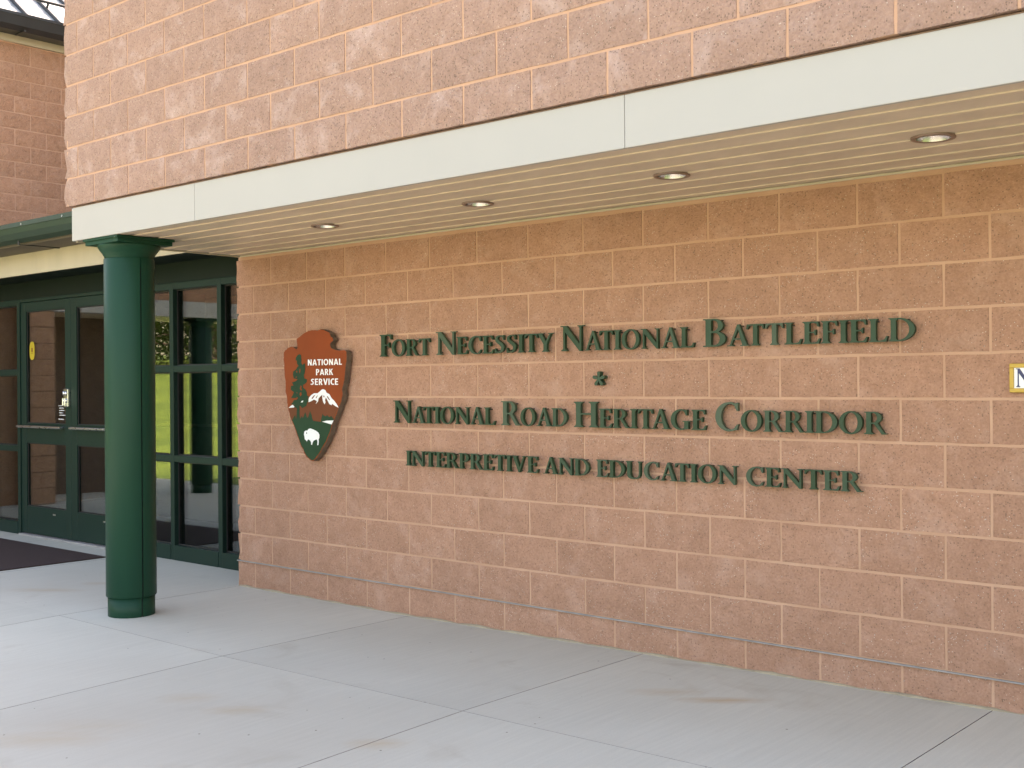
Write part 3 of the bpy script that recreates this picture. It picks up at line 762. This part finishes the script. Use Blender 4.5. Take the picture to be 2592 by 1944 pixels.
def g_I(): return G(.31).stem(.075)
def foot_up(g, x, s=1): return g.poly((x-.22, T_-.003), (x-.10, .09), (x-.035, .24), (x+.015, .24), (x-.035, 0), (x-.22, 0))
def g_L(): return foot_up(G(.60).stem(.075, sr=.05).rect(.2, 0, .56, T_), .60)
def top_down(g, x): return g.poly((x-.22, 1-T_+.003), (x-.10, .91), (x-.055, .76), (x-.01, .76), (x-.03, 1), (x-.22, 1))
def mid_bar(g, x, z=.515): return g.rect(.2, z-.027, x, z+.027).poly((x-.06, z+.03), (x-.03, z+.125), (x, z+.125), (x, z-.125), (x-.03, z-.125), (x-.06, z-.03))
def g_E(): return mid_bar(top_down(foot_up(G(.60).stem(.075).rect(.2, 0, .55, T_).rect(.2, 1-T_, .52, 1), .60), .58), .46)
def g_F(): return mid_bar(top_down(G(.56).stem(.075).rect(.2, 1-T_, .5, 1), .57), .45)
def g_T(): return G(.66).stem(.2475, top=False).rect(.02, 1-T_, .64, 1).poly((.0, .76), (.04, .76), (.10, .91), (.2, 1-T_), (.2, 1), (.025, 1)).poly((.66, .76), (.62, .76), (.56, .91), (.46, 1-T_), (.46, 1), (.635, 1))
def g_H(): return G(.84).stem(.075).stem(.60).rect(.2, .49, .64, .55)
def g_N(): return G(.86).stem(.10, .07, top=False).rect(.0, 1-.045, .2, 1).poly((.05, 1), (.22, 1), (.78, .16), (.78, -.015), (.71, -.015), (.10, .86), (.10, .96)).rect(.71, 0, .78, 1).rect(.63, 1-.045, .86, 1)
def g_A(): return G(.80).poly((.09, .03), (.15, .03), (.40, .80), (.41, 1.015), (.375, 1.015)).poly((.365, 1.02), (.455, 1.02), (.745, .03), (.565, .03)).rect(.19, .30, .58, .36).rect(.0, 0, .235, .045).rect(.485, 0, .81, .045)
def g_V(): return G(.80).poly((.06, .97), (.235, .97), (.44, .26), (.42, -.02), (.375, -.02)).poly((.64, .97), (.70, .97), (.43, -.02), (.37, -.02), (.40, .2)).rect(-.0, .955, .31, 1).rect(.56, .955, .79, 1)
def g_Y(): return G(.76).stem(.30, top=False, z1=.45).poly((.03, .97), (.22, .97), (.44, .5), (.465, .40), (.30, .40)).poly((.60, .97), (.665, .97), (.465, .42), (.40, .42), (.40, .52)).rect(-.01, .955, .29, 1).rect(.52, .955, .75, 1)
def g_O():
    g = G(.86); g.m |= g.emask(.43, .5, .41, .52) & ~g.emask(.43, .5, .245, .455); return g
def g_C():
    g = G(.74); g.m |= g.emask(.43, .5, .41, .52) & ~g.emask(.46, .5, .265, .455); g.m &= ~g.pmask([(.64, -.2), (.9, -.2), (.9, 1.2), (.64, 1.2)])
    return g.poly((.60, .93), (.655, 1.0), (.70, 1.0), (.70, .70), (.665, .70), (.60, .85)).poly((.60, .06), (.60, .14), (.68, .24), (.715, .24), (.655, .02))
def g_G():
    g = G(.84); g.m |= g.emask(.43, .5, .41, .52) & ~g.emask(.45, .5, .255, .455); g.m &= ~g.pmask([(.66, .12), (1, .12), (1, 1.2), (.66, 1.2)])
    return g.rect(.585, .03, .75, .43).rect(.51, .395, .83, .44).poly((.60, .93), (.66, 1.0), (.70, 1.0), (.70, .70), (.665, .70), (.60, .85))
def g_D():
    g = G(.83).stem(.075, sr=0); k = (g.emask(.30, .5, .52, .5) & ~g.emask(.30, .5, .35, .447)) & (g.X > .22); g.m |= k; return g.rect(.2, 0, .32, T_).rect(.2, 1-T_, .32, 1)
def bowl(g, x, z0, z1, r, th): 
    c = (z0+z1)/2; h = (z1-z0)/2
    g.m |= (g.emask(x, c, r, h) & ~g.emask(x, c, r-th, h-T_)) & (g.X >= x-.01); return g.rect(.2, z0, x+.01, z0+T_).rect(.2, z1-T_, x+.01, z1)
def g_P(): return bowl(G(.62).stem(.075, top=False).rect(.0, .955, .24, 1), .31, .43, 1, .30, .155)
def g_R(): return bowl(G(.76).stem(.075, top=False).rect(.0, .955, .24, 1), .31, .46, 1, .29, .155).poly((.33, .49), (.45, .52), (.70, .045), (.78, .045), (.78, 0), (.60, 0))
def g_B(): return bowl(bowl(G(.68).stem(.075, top=False, bot=False).rect(.0, .955, .24, 1).rect(0, 0, .24, .045), .31, .5, 1, .275, .145), .33, 0, .55, .325, .165)
def g_U(): return G(.84).stem(.075, .16, bot=False, z0=.3).stem(.655, .07, bot=False, z0=.3).poly((.075, .34), (.235, .34), (.25, .18), (.32, .085), (.43, .06), (.55, .08), (.63, .17), (.655, .34), (.725, .34), (.71, .17), (.64, .05), (.53, -.005), (.38, -.02), (.23, -.0), (.13, .07), (.085, .19))
def g_S():
    g = G(.58); P_ = [(.49, .85), (.43, .93), (.33, .965), (.22, .945), (.14, .87), (.125, .77), (.17, .67), (.28, .575), (.38, .49), (.455, .38), (.455, .25), (.40, .12), (.30, .05), (.20, .035), (.12, .08), (.075, .16)]
    W_ = [.05, .05, .06, .075, .11, .14, .165, .175, .175, .165, .14, .11, .075, .06, .055, .05]
    g.stroke(P_, W_); return g.poly((.46, 1.0), (.50, 1.0), (.515, .72), (.475, .72), (.44, .88)).poly((.045, .28), (.085, .28), (.13, .10), (.07, .0), (.045, .0))
def g_star():
    g = G(1.0)
    for k in range(5):
        a = R(90+72*k); ux, uz = math.cos(a), math.sin(a)
        g.stroke([(.5+ux*.06, .5+uz*.06), (.5+ux*.28, .5+uz*.28), (.5+ux*.40, .5+uz*.40)], [.12, .20, .24])
    return g
SER = dict(I=g_I, L=g_L, E=g_E, F=g_F, T=g_T, H=g_H, N=g_N, A=g_A, V=g_V, Y=g_Y, O=g_O, C=g_C, G=g_G, D=g_D, P=g_P, R=g_R, B=g_B, U=g_U, S=g_S)
SER['*'] = g_star
GL = {}
def glyph(ch, table=SER):
    k = (ch, id(table))
    if k not in GL: g = table[ch](); GL[k] = (g.loops(), g.w)
    return GL[k]
LM = {}
def letter_solid(ch, h, sx, y_front, y_back, mat, table=SER):
    """mesh with its origin at the letter's lower left corner"""
    key = (ch, round(h, 3), round(sx, 3), mat.name, round(y_front, 4), id(table))
    if key in LM: return LM[key]
    loops, wd = glyph(ch, table); mb = MB()
    # separate pieces: every outer loop with the holes inside it
    outer = [L for L in loops if (loop_area(L) > 0) == (loop_area(loops[0]) > 0)]; holes = [L for L in loops if L not in outer]
    for L in outer:
        xs_ = [p[0] for p in L]; zs_ = [p[1] for p in L]
        hh = [q for q in holes if min(xs_) < q[0][0] < max(xs_) and min(zs_) < q[0][1] < max(zs_)]
        def to3(p, d): return (p[0]*h*sx, y_front if d == 0 else y_back, p[1]*h)
        extrude_loops(mb, [L]+hh, to3, 0, 1)
    me = mb.mesh('letter'); me.materials.append(mat); LM[key] = me; return me
def set_word(parent, word, x0, x1, base, cap, small, big_first=True, gap=.035):
    hs_ = [cap if (i == 0 and big_first) else small for i in range(len(word))]
    KERN = {('A', 'T'): -.12, ('T', 'A'): -.12, ('N', 'A'): -.0, ('L', 'F'): 0, ('A', 'V'): -.1, ('R', 'T'): -.03, ('T', 'Y'): -.04, ('F', 'O'): -.05, ('A', 'N'): -.0, ('T', 'T'): .0}
    adv = [0.]
    for i in range(1, len(word)):
        adv.append(adv[-1]+glyph(word[i-1])[1]*hs_[i-1]+(gap+KERN.get((word[i-1], word[i]), 0))*hs_[i])
    tot = adv[-1]+glyph(word[-1])[1]*hs_[-1]
    sx = (x1-x0)/tot
    for ch, h, a in zip(word, hs_, adv):
        me = letter_solid(ch, h, sx, -.042, -.022, M_LETTER)
        o = bpy.data.objects.new('letter', me); place(o, (x0+a*sx, 0, base), parent)
        # two short pins hold the letter off the wall
        loops, wd = glyph(ch)
        L = max(loops, key=lambda q: abs(loop_area(q)))
        for tgt in ((.15*wd, .15), (.6*wd, .85)):
            q = min(L, key=lambda p: (p[0]-tgt[0])**2+(p[1]-tgt[1])**2)
            cx_ = sum(p[0] for p in L)/len(L); q = (q[0]*.93+cx_*.07, min(max(q[1], .06), .94))
            pm = MB().tube((q[0]*h*sx, -.023, q[1]*h), (q[0]*h*sx, .012, q[1]*h), .0035, 6).mesh('pin'); pm.materials.append(M_PIN)
            place(bpy.data.objects.new('pin', pm), (x0+a*sx, 0, base), o)
L1 = thing('sign_lettering', 'top line of green raised letters reading Fort Necessity National Battlefield', 'lettering', (3.39, 0, 1.482))
for wd_, a, b in (('FORT', 1.607, 2.068), ('NECESSITY', 2.123, 3.062), ('NATIONAL', 3.118, 4.002), ('BATTLEFIELD', 4.056, 5.168)): set_word(L1, wd_, a, b, 1.482, .143, .107)
L2 = thing('sign_lettering', 'middle line of green raised letters reading National Road Heritage Corridor', 'lettering', (3.38, 0, 1.054))
for wd_, a, b in (('NATIONAL', 1.732, 2.612), ('ROAD', 2.664, 3.162), ('HERITAGE', 3.210, 4.070), ('CORRIDOR', 4.122, 5.030)): set_word(L2, wd_, a, b, 1.054, .143, .105)
L3 = thing('sign_lettering', 'lowest line of green raised letters reading Interpretive and Education Center', 'lettering', (3.37, 0, .782))
for wd_, a, b in (('INTERPRETIVE', 1.846, 2.944), ('AND', 2.984, 3.316), ('EDUCATION', 3.364, 4.250), ('CENTER', 4.298, 4.908)): set_word(L3, wd_, a, b, .782, .095, .095, False)
AS = .082
aso = place(bpy.data.objects.new('asterisk_ornament', letter_solid('*', AS, 1, -.042, -.012, M_LETTER)), (3.385-AS/2, 0, 1.323-AS/2), None)
tag(aso, 'small green raised asterisk between the top and middle lettering lines', 'ornament')
apm = MB().tube((AS/2, -.013, AS/2), (AS/2, .012, AS/2), .006, 8).mesh('pin'); apm.materials.append(M_PIN)
ap = bpy.data.objects.new('pin', apm); place(ap, (3.385-AS/2, 0, 1.323-AS/2), aso)

# ------------------------------------------------------------------ arrowhead sign
YS = -.062
A_ = lambda L: [on_plane(715+x/8.965, 825+y/8.965, 1, YS) for x, y in L]
B_ = lambda L: [on_plane(715+x/8.73, 985+y/8.73, 1, YS) for x, y in L]
two = lambda L: [(p[0], p[2]) for p in L]
OUT = two(A_([(700,95),(800,105),(870,78),(930,85),(1000,125),(1060,150),(1080,190),(1095,240),(1135,262),(1150,325),(1120,360),(1085,390),(1080,440),(1100,495),(1170,535),(1260,560),(1340,552),(1410,548),(1450,590),(1455,700),(1448,800),(1432,900),(1422,1000),(1412,1100),(1405,1200),(1388,1290),(1360,1390),(1352,1450),(1366,1530),(1352,1640)])
  + B_([(1325,120),(1312,200),(1290,300),(1252,370),(1230,440),(1200,530),(1172,600),(1150,660),(1122,720),(1096,800),(1080,880),(1055,960),(1010,1060),(978,1150),(930,1230),(880,1310),(840,1400),(780,1480),(722,1556),(682,1590),(640,1585),(590,1550),(530,1490),(480,1410),(455,1330),(410,1260),(380,1180),(350,1080),(320,1000),(295,920),(265,840),(235,760),(205,700),(180,640),(160,570),(140,490),(120,390),(105,300),(100,180),(70,60)])
  + A_([(70,1500),(75,1400),(70,1250),(50,1130),(40,1000),(40,850),(25,760),(35,600),(70,550),(130,500),(190,470),(250,485),(290,520),(330,530),(340,470),(330,380),(320,290),(400,235),(470,180),(560,130),(640,100)]))
# chipped edge like a knapped stone
def roughen(L, amp, sub=3):
    g = np.random.default_rng(5); out = []
    for i in range(len(L)):
        a, b = L[i], L[(i+1) % len(L)]
        for k in range(sub):
            t = k/sub; out.append((a[0]*(1-t)+b[0]*t+g.normal(0, amp), a[1]*(1-t)+b[1]*t+g.normal(0, amp)))
    return out
OUTR = roughen(OUT, .0012)
arrow = thing('arrowhead_sign', 'red-brown arrowhead shaped park sign with tree, snowy mountain and white bison', 'sign', (.95, 0, .78))
def flat(loops, y0, y1, name, mat, parent):
    m_ = MB(); extrude_loops(m_, loops, lambda p, d: (p[0], y0 if d == 0 else y1, p[1]), 0, 1); return m_.build(name, mat, parent)
board = flat([OUTR], YS, -.016, 'board', M_REDBROWN, arrow)
board.data.materials.append(M_SEDGE)
for p in board.data.polygons:
    if abs(p.normal.y) < .5: p.material_index = 1
for (x, z) in ((.80, 1.40), (1.10, 1.40), (.95, 1.0)): MB().tube((x, -.0165, z), (x, .012, z), .012, 8).build('standoff', M_PIN, arrow)
def decal(pts, name, mat, k): return flat([pts], YS-.0006*k, YS-.0006*k+.00045, name, mat, arrow)
def inset(L, d):
    n = len(L); ccw = loop_area(L) > 0; out = []
    for i in range(n):
        a, b, c = L[i-1], L[i], L[(i+1) % n]
        t = (c[0]-a[0], c[1]-a[1]); l_ = math.hypot(*t)+1e-9; nrm = (-t[1]/l_, t[0]/l_) if ccw else (t[1]/l_, -t[0]/l_)
        out.append((b[0]+nrm[0]*d, b[1]+nrm[1]*d))
    return out
n0 = 30                                               # outline points that lie in the upper crop
def outline_between(za, zb, side):
    pts = [p for p in inset(OUT, .006)]
    cx_ = .95
    sel = [p for p in pts if zb <= p[1] <= za and ((p[0] > cx_+.0) if side > 0 else (p[0] <= cx_))]
    return sorted(sel, key=lambda p: -p[1])
mt = two(B_([(150,425),(270,402),(420,400),(580,292),(740,205),(885,120),(960,190),(1090,330),(1228,418)])); zz0 = mt[-1][1]
zb_ = two(B_([(700,700)]))[0][1]
decal(mt+outline_between(mt[-1][1]-.003, zb_-.02, 1)+outline_between(mt[0][1]-.003, zb_-.02, -1)[::-1], 'mountain', M_BROWN, 1)
top = two(B_([(212,690),(240,640),(262,600),(280,570),(292,620),(300,645),(390,660),(415,620),(430,590),(450,640),(470,610),(490,545),(508,510),(525,560),(535,600),(560,640),(580,590),(596,530),(612,480),(628,530),(645,570),(660,640),(680,700),(760,712),(850,722),(862,640),(890,540),(905,580),(920,580),(960,605),(985,570),(1010,600),(1050,622),(1070,590),(1090,600),(1110,640),(1140,655)]))
decal(top+outline_between(top[-1][1]-.003, -5, 1)+outline_between(top[0][1]-.003, -5, -1)[::-1], 'meadow', M_SGREEN, 2)
decal(two(A_([(385,640),(425,660),(430,720),(437,760),(432,840),(455,890),(480,862),(515,850),(522,940),(510,1060),(488,1120),(500,1190),(560,1215),(555,1270),(520,1310),(468,1340),(470,1400),(520,1440),(555,1500),(560,1580),(600,1600),(585,1650)])
  + B_([(560,200),(585,240),(548,310),(530,370),(490,390),(450,420),(420,400),(386,360),(380,430),(380,560),(392,668),(305,668),(318,560),(322,430),(280,400),(250,345),(190,330),(240,285),(250,245),(320,235),(345,190),(300,170)])
  + A_([(330,1640),(200,1630),(240,1560),(262,1500),(190,1450),(200,1360),(255,1350),(220,1280),(300,1255),(350,1212),(260,1190),(240,1100),(250,1030),(310,990),(342,930),(370,910),(330,850),(332,790),(300,780),(310,720),(340,670)])), 'tree', M_SGREEN, 3)
for q in ([(415,1350),(440,1365),(435,1420),(455,1450),(425,1470),(400,1420)], [(400,1520),(430,1500),(440,1560),(415,1600),(395,1560)], [(310,1030),(335,1010),(345,1050),(330,1065)], [(400,960),(415,1000),(400,1080),(385,1040)], [(320,1505),(345,1510),(335,1535)], [(300,1160),(330,1150),(335,1165),(310,1175)]): decal(two(A_(q)), 'tree_gap', M_REDBROWN, 4)
decal(two(B_([(905,0),(950,20),(980,80),(1040,110),(1090,200),(1150,260),(1200,330),(1245,410),(1180,380),(1100,322),(1090,355),(1040,330),(1000,250),(962,180),(945,240),(955,290),(935,335),(905,290),(885,200),(885,120),(830,170),(800,210),(790,270),(740,330),(765,262),(720,240),(700,230),(640,265),(580,290),(580,230),(592,190),(640,130),(700,90),(780,90),(830,50),(870,10)])), 'snow_cap', M_SWHITE, 3)
for q in ([(905,140),(935,150),(925,190),(912,170)], [(985,150),(1010,165),(1055,240),(1040,245),(1000,190)], [(650,200),(700,140),(730,125),(690,190),(660,222)], [(740,190),(775,140),(785,145),(750,205)]): decal(two(B_(q)), 'rock', M_BROWN, 4)
decal(two(B_([(140,415),(200,362),(235,345),(270,385),(260,405)])), 'snow_patch', M_SWHITE, 5)
decal(two(B_([(410,295),(430,262),(468,250),(455,290)])), 'snow_patch', M_SWHITE, 5)
decal(two(B_([(880,718),(980,696),(1135,690),(1090,780)])), 'lake', M_SWHITE, 4)
decal(two(B_([(480,1000),(488,940),(520,915),(555,915),(580,880),(620,868),(680,888),(750,922),(800,962),(822,1010),(820,1080),(805,1110),(808,1160),(797,1237),(775,1237),(780,1160),(765,1110),(720,1125),(690,1142),(670,1190),(660,1230),(640,1227),(640,1180),(620,1140),(585,1110),(560,1122),(545,1157),(525,1127),(500,1110),(493,1060)])), 'bison', M_SWHITE, 4)
decal(two(B_([(533,955),(545,950),(550,985),(536,990)])), 'bison_horn', M_SGREEN, 5)
# sans capitals of the emblem
SW = .185
def s_N(): return G(.72).rect(.03, 0, .03+SW, 1).rect(.69-SW, 0, .69, 1).poly((.03, 1), (.03+SW+.02, 1), (.69, 0), (.69-SW-.02, 0))
def s_A(): return G(.76).poly((0, 0), (.2, 0), (.44, .98), (.44, 1), (.28, 1)).poly((.32, 1), (.48, 1), (.76, 0), (.56, 0)).rect(.16, .2, .6, .36)
def s_T(): return G(.62).rect(.0, .83, .62, 1).rect(.31-SW/2, 0, .31+SW/2, 1)
def s_I(): return G(.25).rect(.03, 0, .03+SW, 1)
def s_O():
    g = G(.82); g.m |= g.emask(.41, .5, .40, .515) & ~g.emask(.41, .5, .21, .345); return g
def s_L(): return G(.52).rect(.03, 0, .03+SW, 1).rect(.03, 0, .5, .17)
def s_P():
    g = G(.60).rect(.03, 0, .03+SW, 1); c = (.70, .3); g.m |= (g.emask(.28, .70, .30, .30) & (g.X > .2)) | ((g.X > .1) & (g.X < .29) & (g.Z > .40) & (g.Z < 1)); g.m &= ~((g.emask(.28, .70, .12, .145) & (g.X > .25)) | ((g.X > .215) & (g.X < .29) & (abs(g.Z-.70) < .145))); return g
def s_R(): 
    g = s_P(); g.w = .66; return g.poly((.25, .42), (.43, .45), (.64, 0), (.42, 0))
def s_K(): return G(.68).rect(.03, 0, .03+SW, 1).poly((.2, .42), (.2, .62), (.42, 1), (.64, 1)).poly((.25, .60), (.38, .66), (.68, 0), (.45, 0))
def s_S():
    g = G(.60); P_ = [(.50, .88), (.38, .915), (.25, .89), (.165, .80), (.175, .68), (.28, .58), (.38, .50), (.43, .40), (.42, .23), (.33, .12), (.20, .09), (.085, .13)]; return g.stroke(P_, [.16]+[.17]*10+[.16])
def s_E(): return G(.55).rect(.03, 0, .03+SW, 1).rect(.03, 0, .52, .165).rect(.03, .835, .52, 1).rect(.03, .425, .48, .585)
def s_V(): return G(.72).poly((0, 1), (.2, 1), (.42, .12), (.42, 0), (.27, 0)).poly((.72, 1), (.52, 1), (.31, .12), (.31, 0), (.45, 0))
def s_C():
    g = G(.62); g.m |= g.emask(.42, .5, .40, .515) & ~g.emask(.45, .5, .235, .345); g.m &= ~g.pmask([(.60, -1), (2, -1), (2, 2), (.60, 2)]); g.m &= ~g.pmask([(.5, .22), (2, .22), (2, .78), (.5, .78)]); return g
SAN = dict(N=s_N, A=s_A, T=s_T, I=s_I, O=s_O, L=s_L, P=s_P, R=s_R, K=s_K, S=s_S, E=s_E, V=s_V, C=s_C)
for word, (xl, yt), (xr, yb) in (('NATIONAL', (575, 752), (1352, 890)), ('PARK', (760, 975), (1150, 1115)), ('SERVICE', (640, 1195), (1268, 1338))):
    a, b = A_([(xl, yb), (xr, yt)]); x0, x1, z0 = a[0], b[0], a[2]; h = A_([((xl+xr)/2, yt)])[0][2]-A_([((xl+xr)/2, yb)])[0][2]
    adv = [0.]
    for i in range(1, len(word)): adv.append(adv[-1]+glyph(word[i-1], SAN)[1]+.085)
    sx = (x1-x0)/((adv[-1]+glyph(word[-1], SAN)[1])*h)
    zc = A_([((xl+xr)/2, yb)])[0][2]
    for ch, ad in zip(word, adv):
        place(bpy.data.objects.new('letter', letter_solid(ch, h, sx, YS-.0009, YS-.0004, M_SWHITE, SAN)), (x0+ad*h*sx, 0, zc), arrow)

# ------------------------------------------------------------------ small framed plaque cut by the right edge of the photograph
pq = thing('framed_plaque', 'small white plaque in a gold frame on the wall at the right edge', 'plaque', (5.8, 0, 1.25))
px0, px1, pz0, pz1, pf = 5.572, 6.03, 1.248, 1.372, .018
MB().box(px0+.006, px1-.006, -.018, .004, pz0+.006, pz1-.006).build('panel', M_SWHITE, pq)
for (a, b, c, d) in ((px0, px1, pz1-pf, pz1), (px0, px1, pz0, pz0+pf)): MB().box(a, b, -.026, .004, c, d, .003).build('frame_rail', M_GOLD, pq)
for (a, b, c, d) in ((px0, px0+pf, pz0+pf, pz1-pf), (px1-pf, px1, pz0+pf, pz1-pf)): MB().box(a, b, -.0255, .004, c, d, .003).build('frame_stile', M_GOLD, pq)
place(bpy.data.objects.new('letter', letter_solid('N', .080, .95, -.0192, -.0178, M_NAVY)), (5.597, 0, 1.271), pq)

# ------------------------------------------------------------------ recessed downlights, mat
for i, lx in enumerate(LX):
    lab = ['recessed steel downlight in the soffit nearest the green column', 'recessed steel downlight in the soffit, second from the green column', 'recessed steel downlight in the soffit, third from the green column', 'large recessed steel downlight in the soffit nearest the right edge'][i]
    d = thing('downlight', lab, 'downlight', (lx, -.65, 2.2545), 'downlights along the soffit')
    MB().lathe(lx, -.65, [(.0655, 2.276), (.0655, 2.2565), (.068, 2.2535), (.083, 2.2535), (.0855, 2.2555), (.0855, 2.2625)], 48).build('trim_ring', M_TRIM, d, (lx, -.65, 2.2535))
    MB().lathe(lx, -.65, [(.0652, 2.256), (.060, 2.285), (.052, 2.33), (.047, 2.37)], 48, flip=True).build('reflector', M_LENS, d, (lx, -.65, 2.256))
    MB().disc(lx, -.65, 2.352, .0475, 32, up=False).build('lens', M_LAMP, d)
    MB().lathe(lx, -.65, [(.067, 2.2755), (.067, 2.38), (.0, 2.38)], 32).build('housing', M_BLACKG, d, (lx, -.65, 2.2755))
zm = GZ
mt_ = MB().box(-5.35, -2.07, -.97, .105, zm+.0005, zm+.010, .003).build('door_mat', M_MAT, None)
tag(mt_, 'dark brown carpet mat on the concrete in front of the doors', 'mat')

# ------------------------------------------------------------------ trees on the far side of the lawn (mirrored in the storefront)
def tree_mesh(seed, hgt, spread, mat_l):
    g = np.random.default_rng(seed); t = MB()
    def limb(p, q, r0, r1):
        p, q = Vector(p), Vector(q); d = (q-p).normalized(); a = d.orthogonal().normalized(); b = d.cross(a); n = 8
        v = [c+a*r*math.cos(2*math.pi*i/n)+b*r*math.sin(2*math.pi*i/n) for c, r in ((p, r0), (q, r1)) for i in range(n)]
        t.add(v, [(i, (i+1) % n, n+(i+1) % n, n+i) for i in range(n)], True)
    limb((0, 0, -.4), (0, 0, hgt*.35), hgt*.035, hgt*.025); limb((0, 0, hgt*.35), (.1, .1, hgt*.75), hgt*.025, hgt*.01)
    cl = []
    for k in range(34):
        a = g.uniform(0, 2*math.pi); z = g.uniform(.03, .95); r = spread*(1-abs(z-.35)*1.1)*g.uniform(.35, 1)
        c = (r*math.cos(a), r*math.sin(a), hgt*z); cl.append(c)
        limb((0, 0, hgt*max(.12, z-.15)), c, hgt*.010, hgt*.003)
    lv = MB(); N = 13000
    ci = g.integers(0, len(cl), N); pos = np.array(cl)[ci]+g.normal(0, spread*.17, (N, 3))
    for p in pos:
        a = Vector(g.normal(0, 1, 3)).normalized(); b = a.orthogonal().normalized(); s_ = hgt*g.uniform(.006, .012); p = Vector(p)
        lv.add([p-a*s_, p+b*s_*.6, p+a*s_, p-b*s_*.6], [(0, 1, 2, 3)])
    tm = t.mesh('trunk'); tm.materials.append(M_BARK); lm = lv.mesh('crown'); lm.materials.append(mat_l)
    return tm, lm
T1 = tree_mesh(1, 6.5, 2.6, M_LEAF); T2 = tree_mesh(2, 5.0, 2.3, M_LEAFY); T3 = tree_mesh(9, 8.5, 3.2, M_LEAF)
for i, (x, y, tm, s_, lab) in enumerate(((-36, -18.5, T1, 1, 'dark leafy tree mirrored in the storefront at the far left of the row'), (-33, -24.5, T3, 1, 'tall dark leafy tree mirrored in the storefront beside the mirrored column'), (-29, -26.0, T2, .9, 'light green small tree mirrored in the storefront next to the sign wall'),
        (-42, -28, T3, 1.1, 'tallest dark tree mirrored behind the others on the lawn'), (-35, -31, T1, 1.2, 'dark rounded tree mirrored behind the light green tree'), (-40, -15.5, T2, 1.1, 'light green tree mirrored near the doors'), (-26.5, -31, T1, 1.05, 'dark tree at the near end of the mirrored row'),
        (-47, -21, T3, 1.5, 'very tall dark tree mirrored far up the slope near the doors'), (-44, -35, T3, 1.6, 'very tall dark tree mirrored far up the slope beside the column'), (-38.5, -37, T3, 1.55, 'very tall dark tree mirrored far up the slope next to the sign wall'), (-38, -21.5, T1, 1.25, 'low dark tree mirrored between two taller ones'), (-31, -29, T1, 1.2, 'low dark tree mirrored in front of the tall ones by the sign wall'), (-49, -28, T3, 1.7, 'topmost dark tree mirrored on the skyline'))):
    r = thing('leafy_tree', lab, 'tree', (x, y, lawn_z(x, y)), 'trees beyond the lawn')
    for nm, me in (('trunk', tm[0]), ('crown', tm[1])):
        o = bpy.data.objects.new(nm, me); place(o, (x, y, lawn_z(x, y)), r)
    r.scale = (s_, s_, s_); r.rotation_euler.z = i*1.3
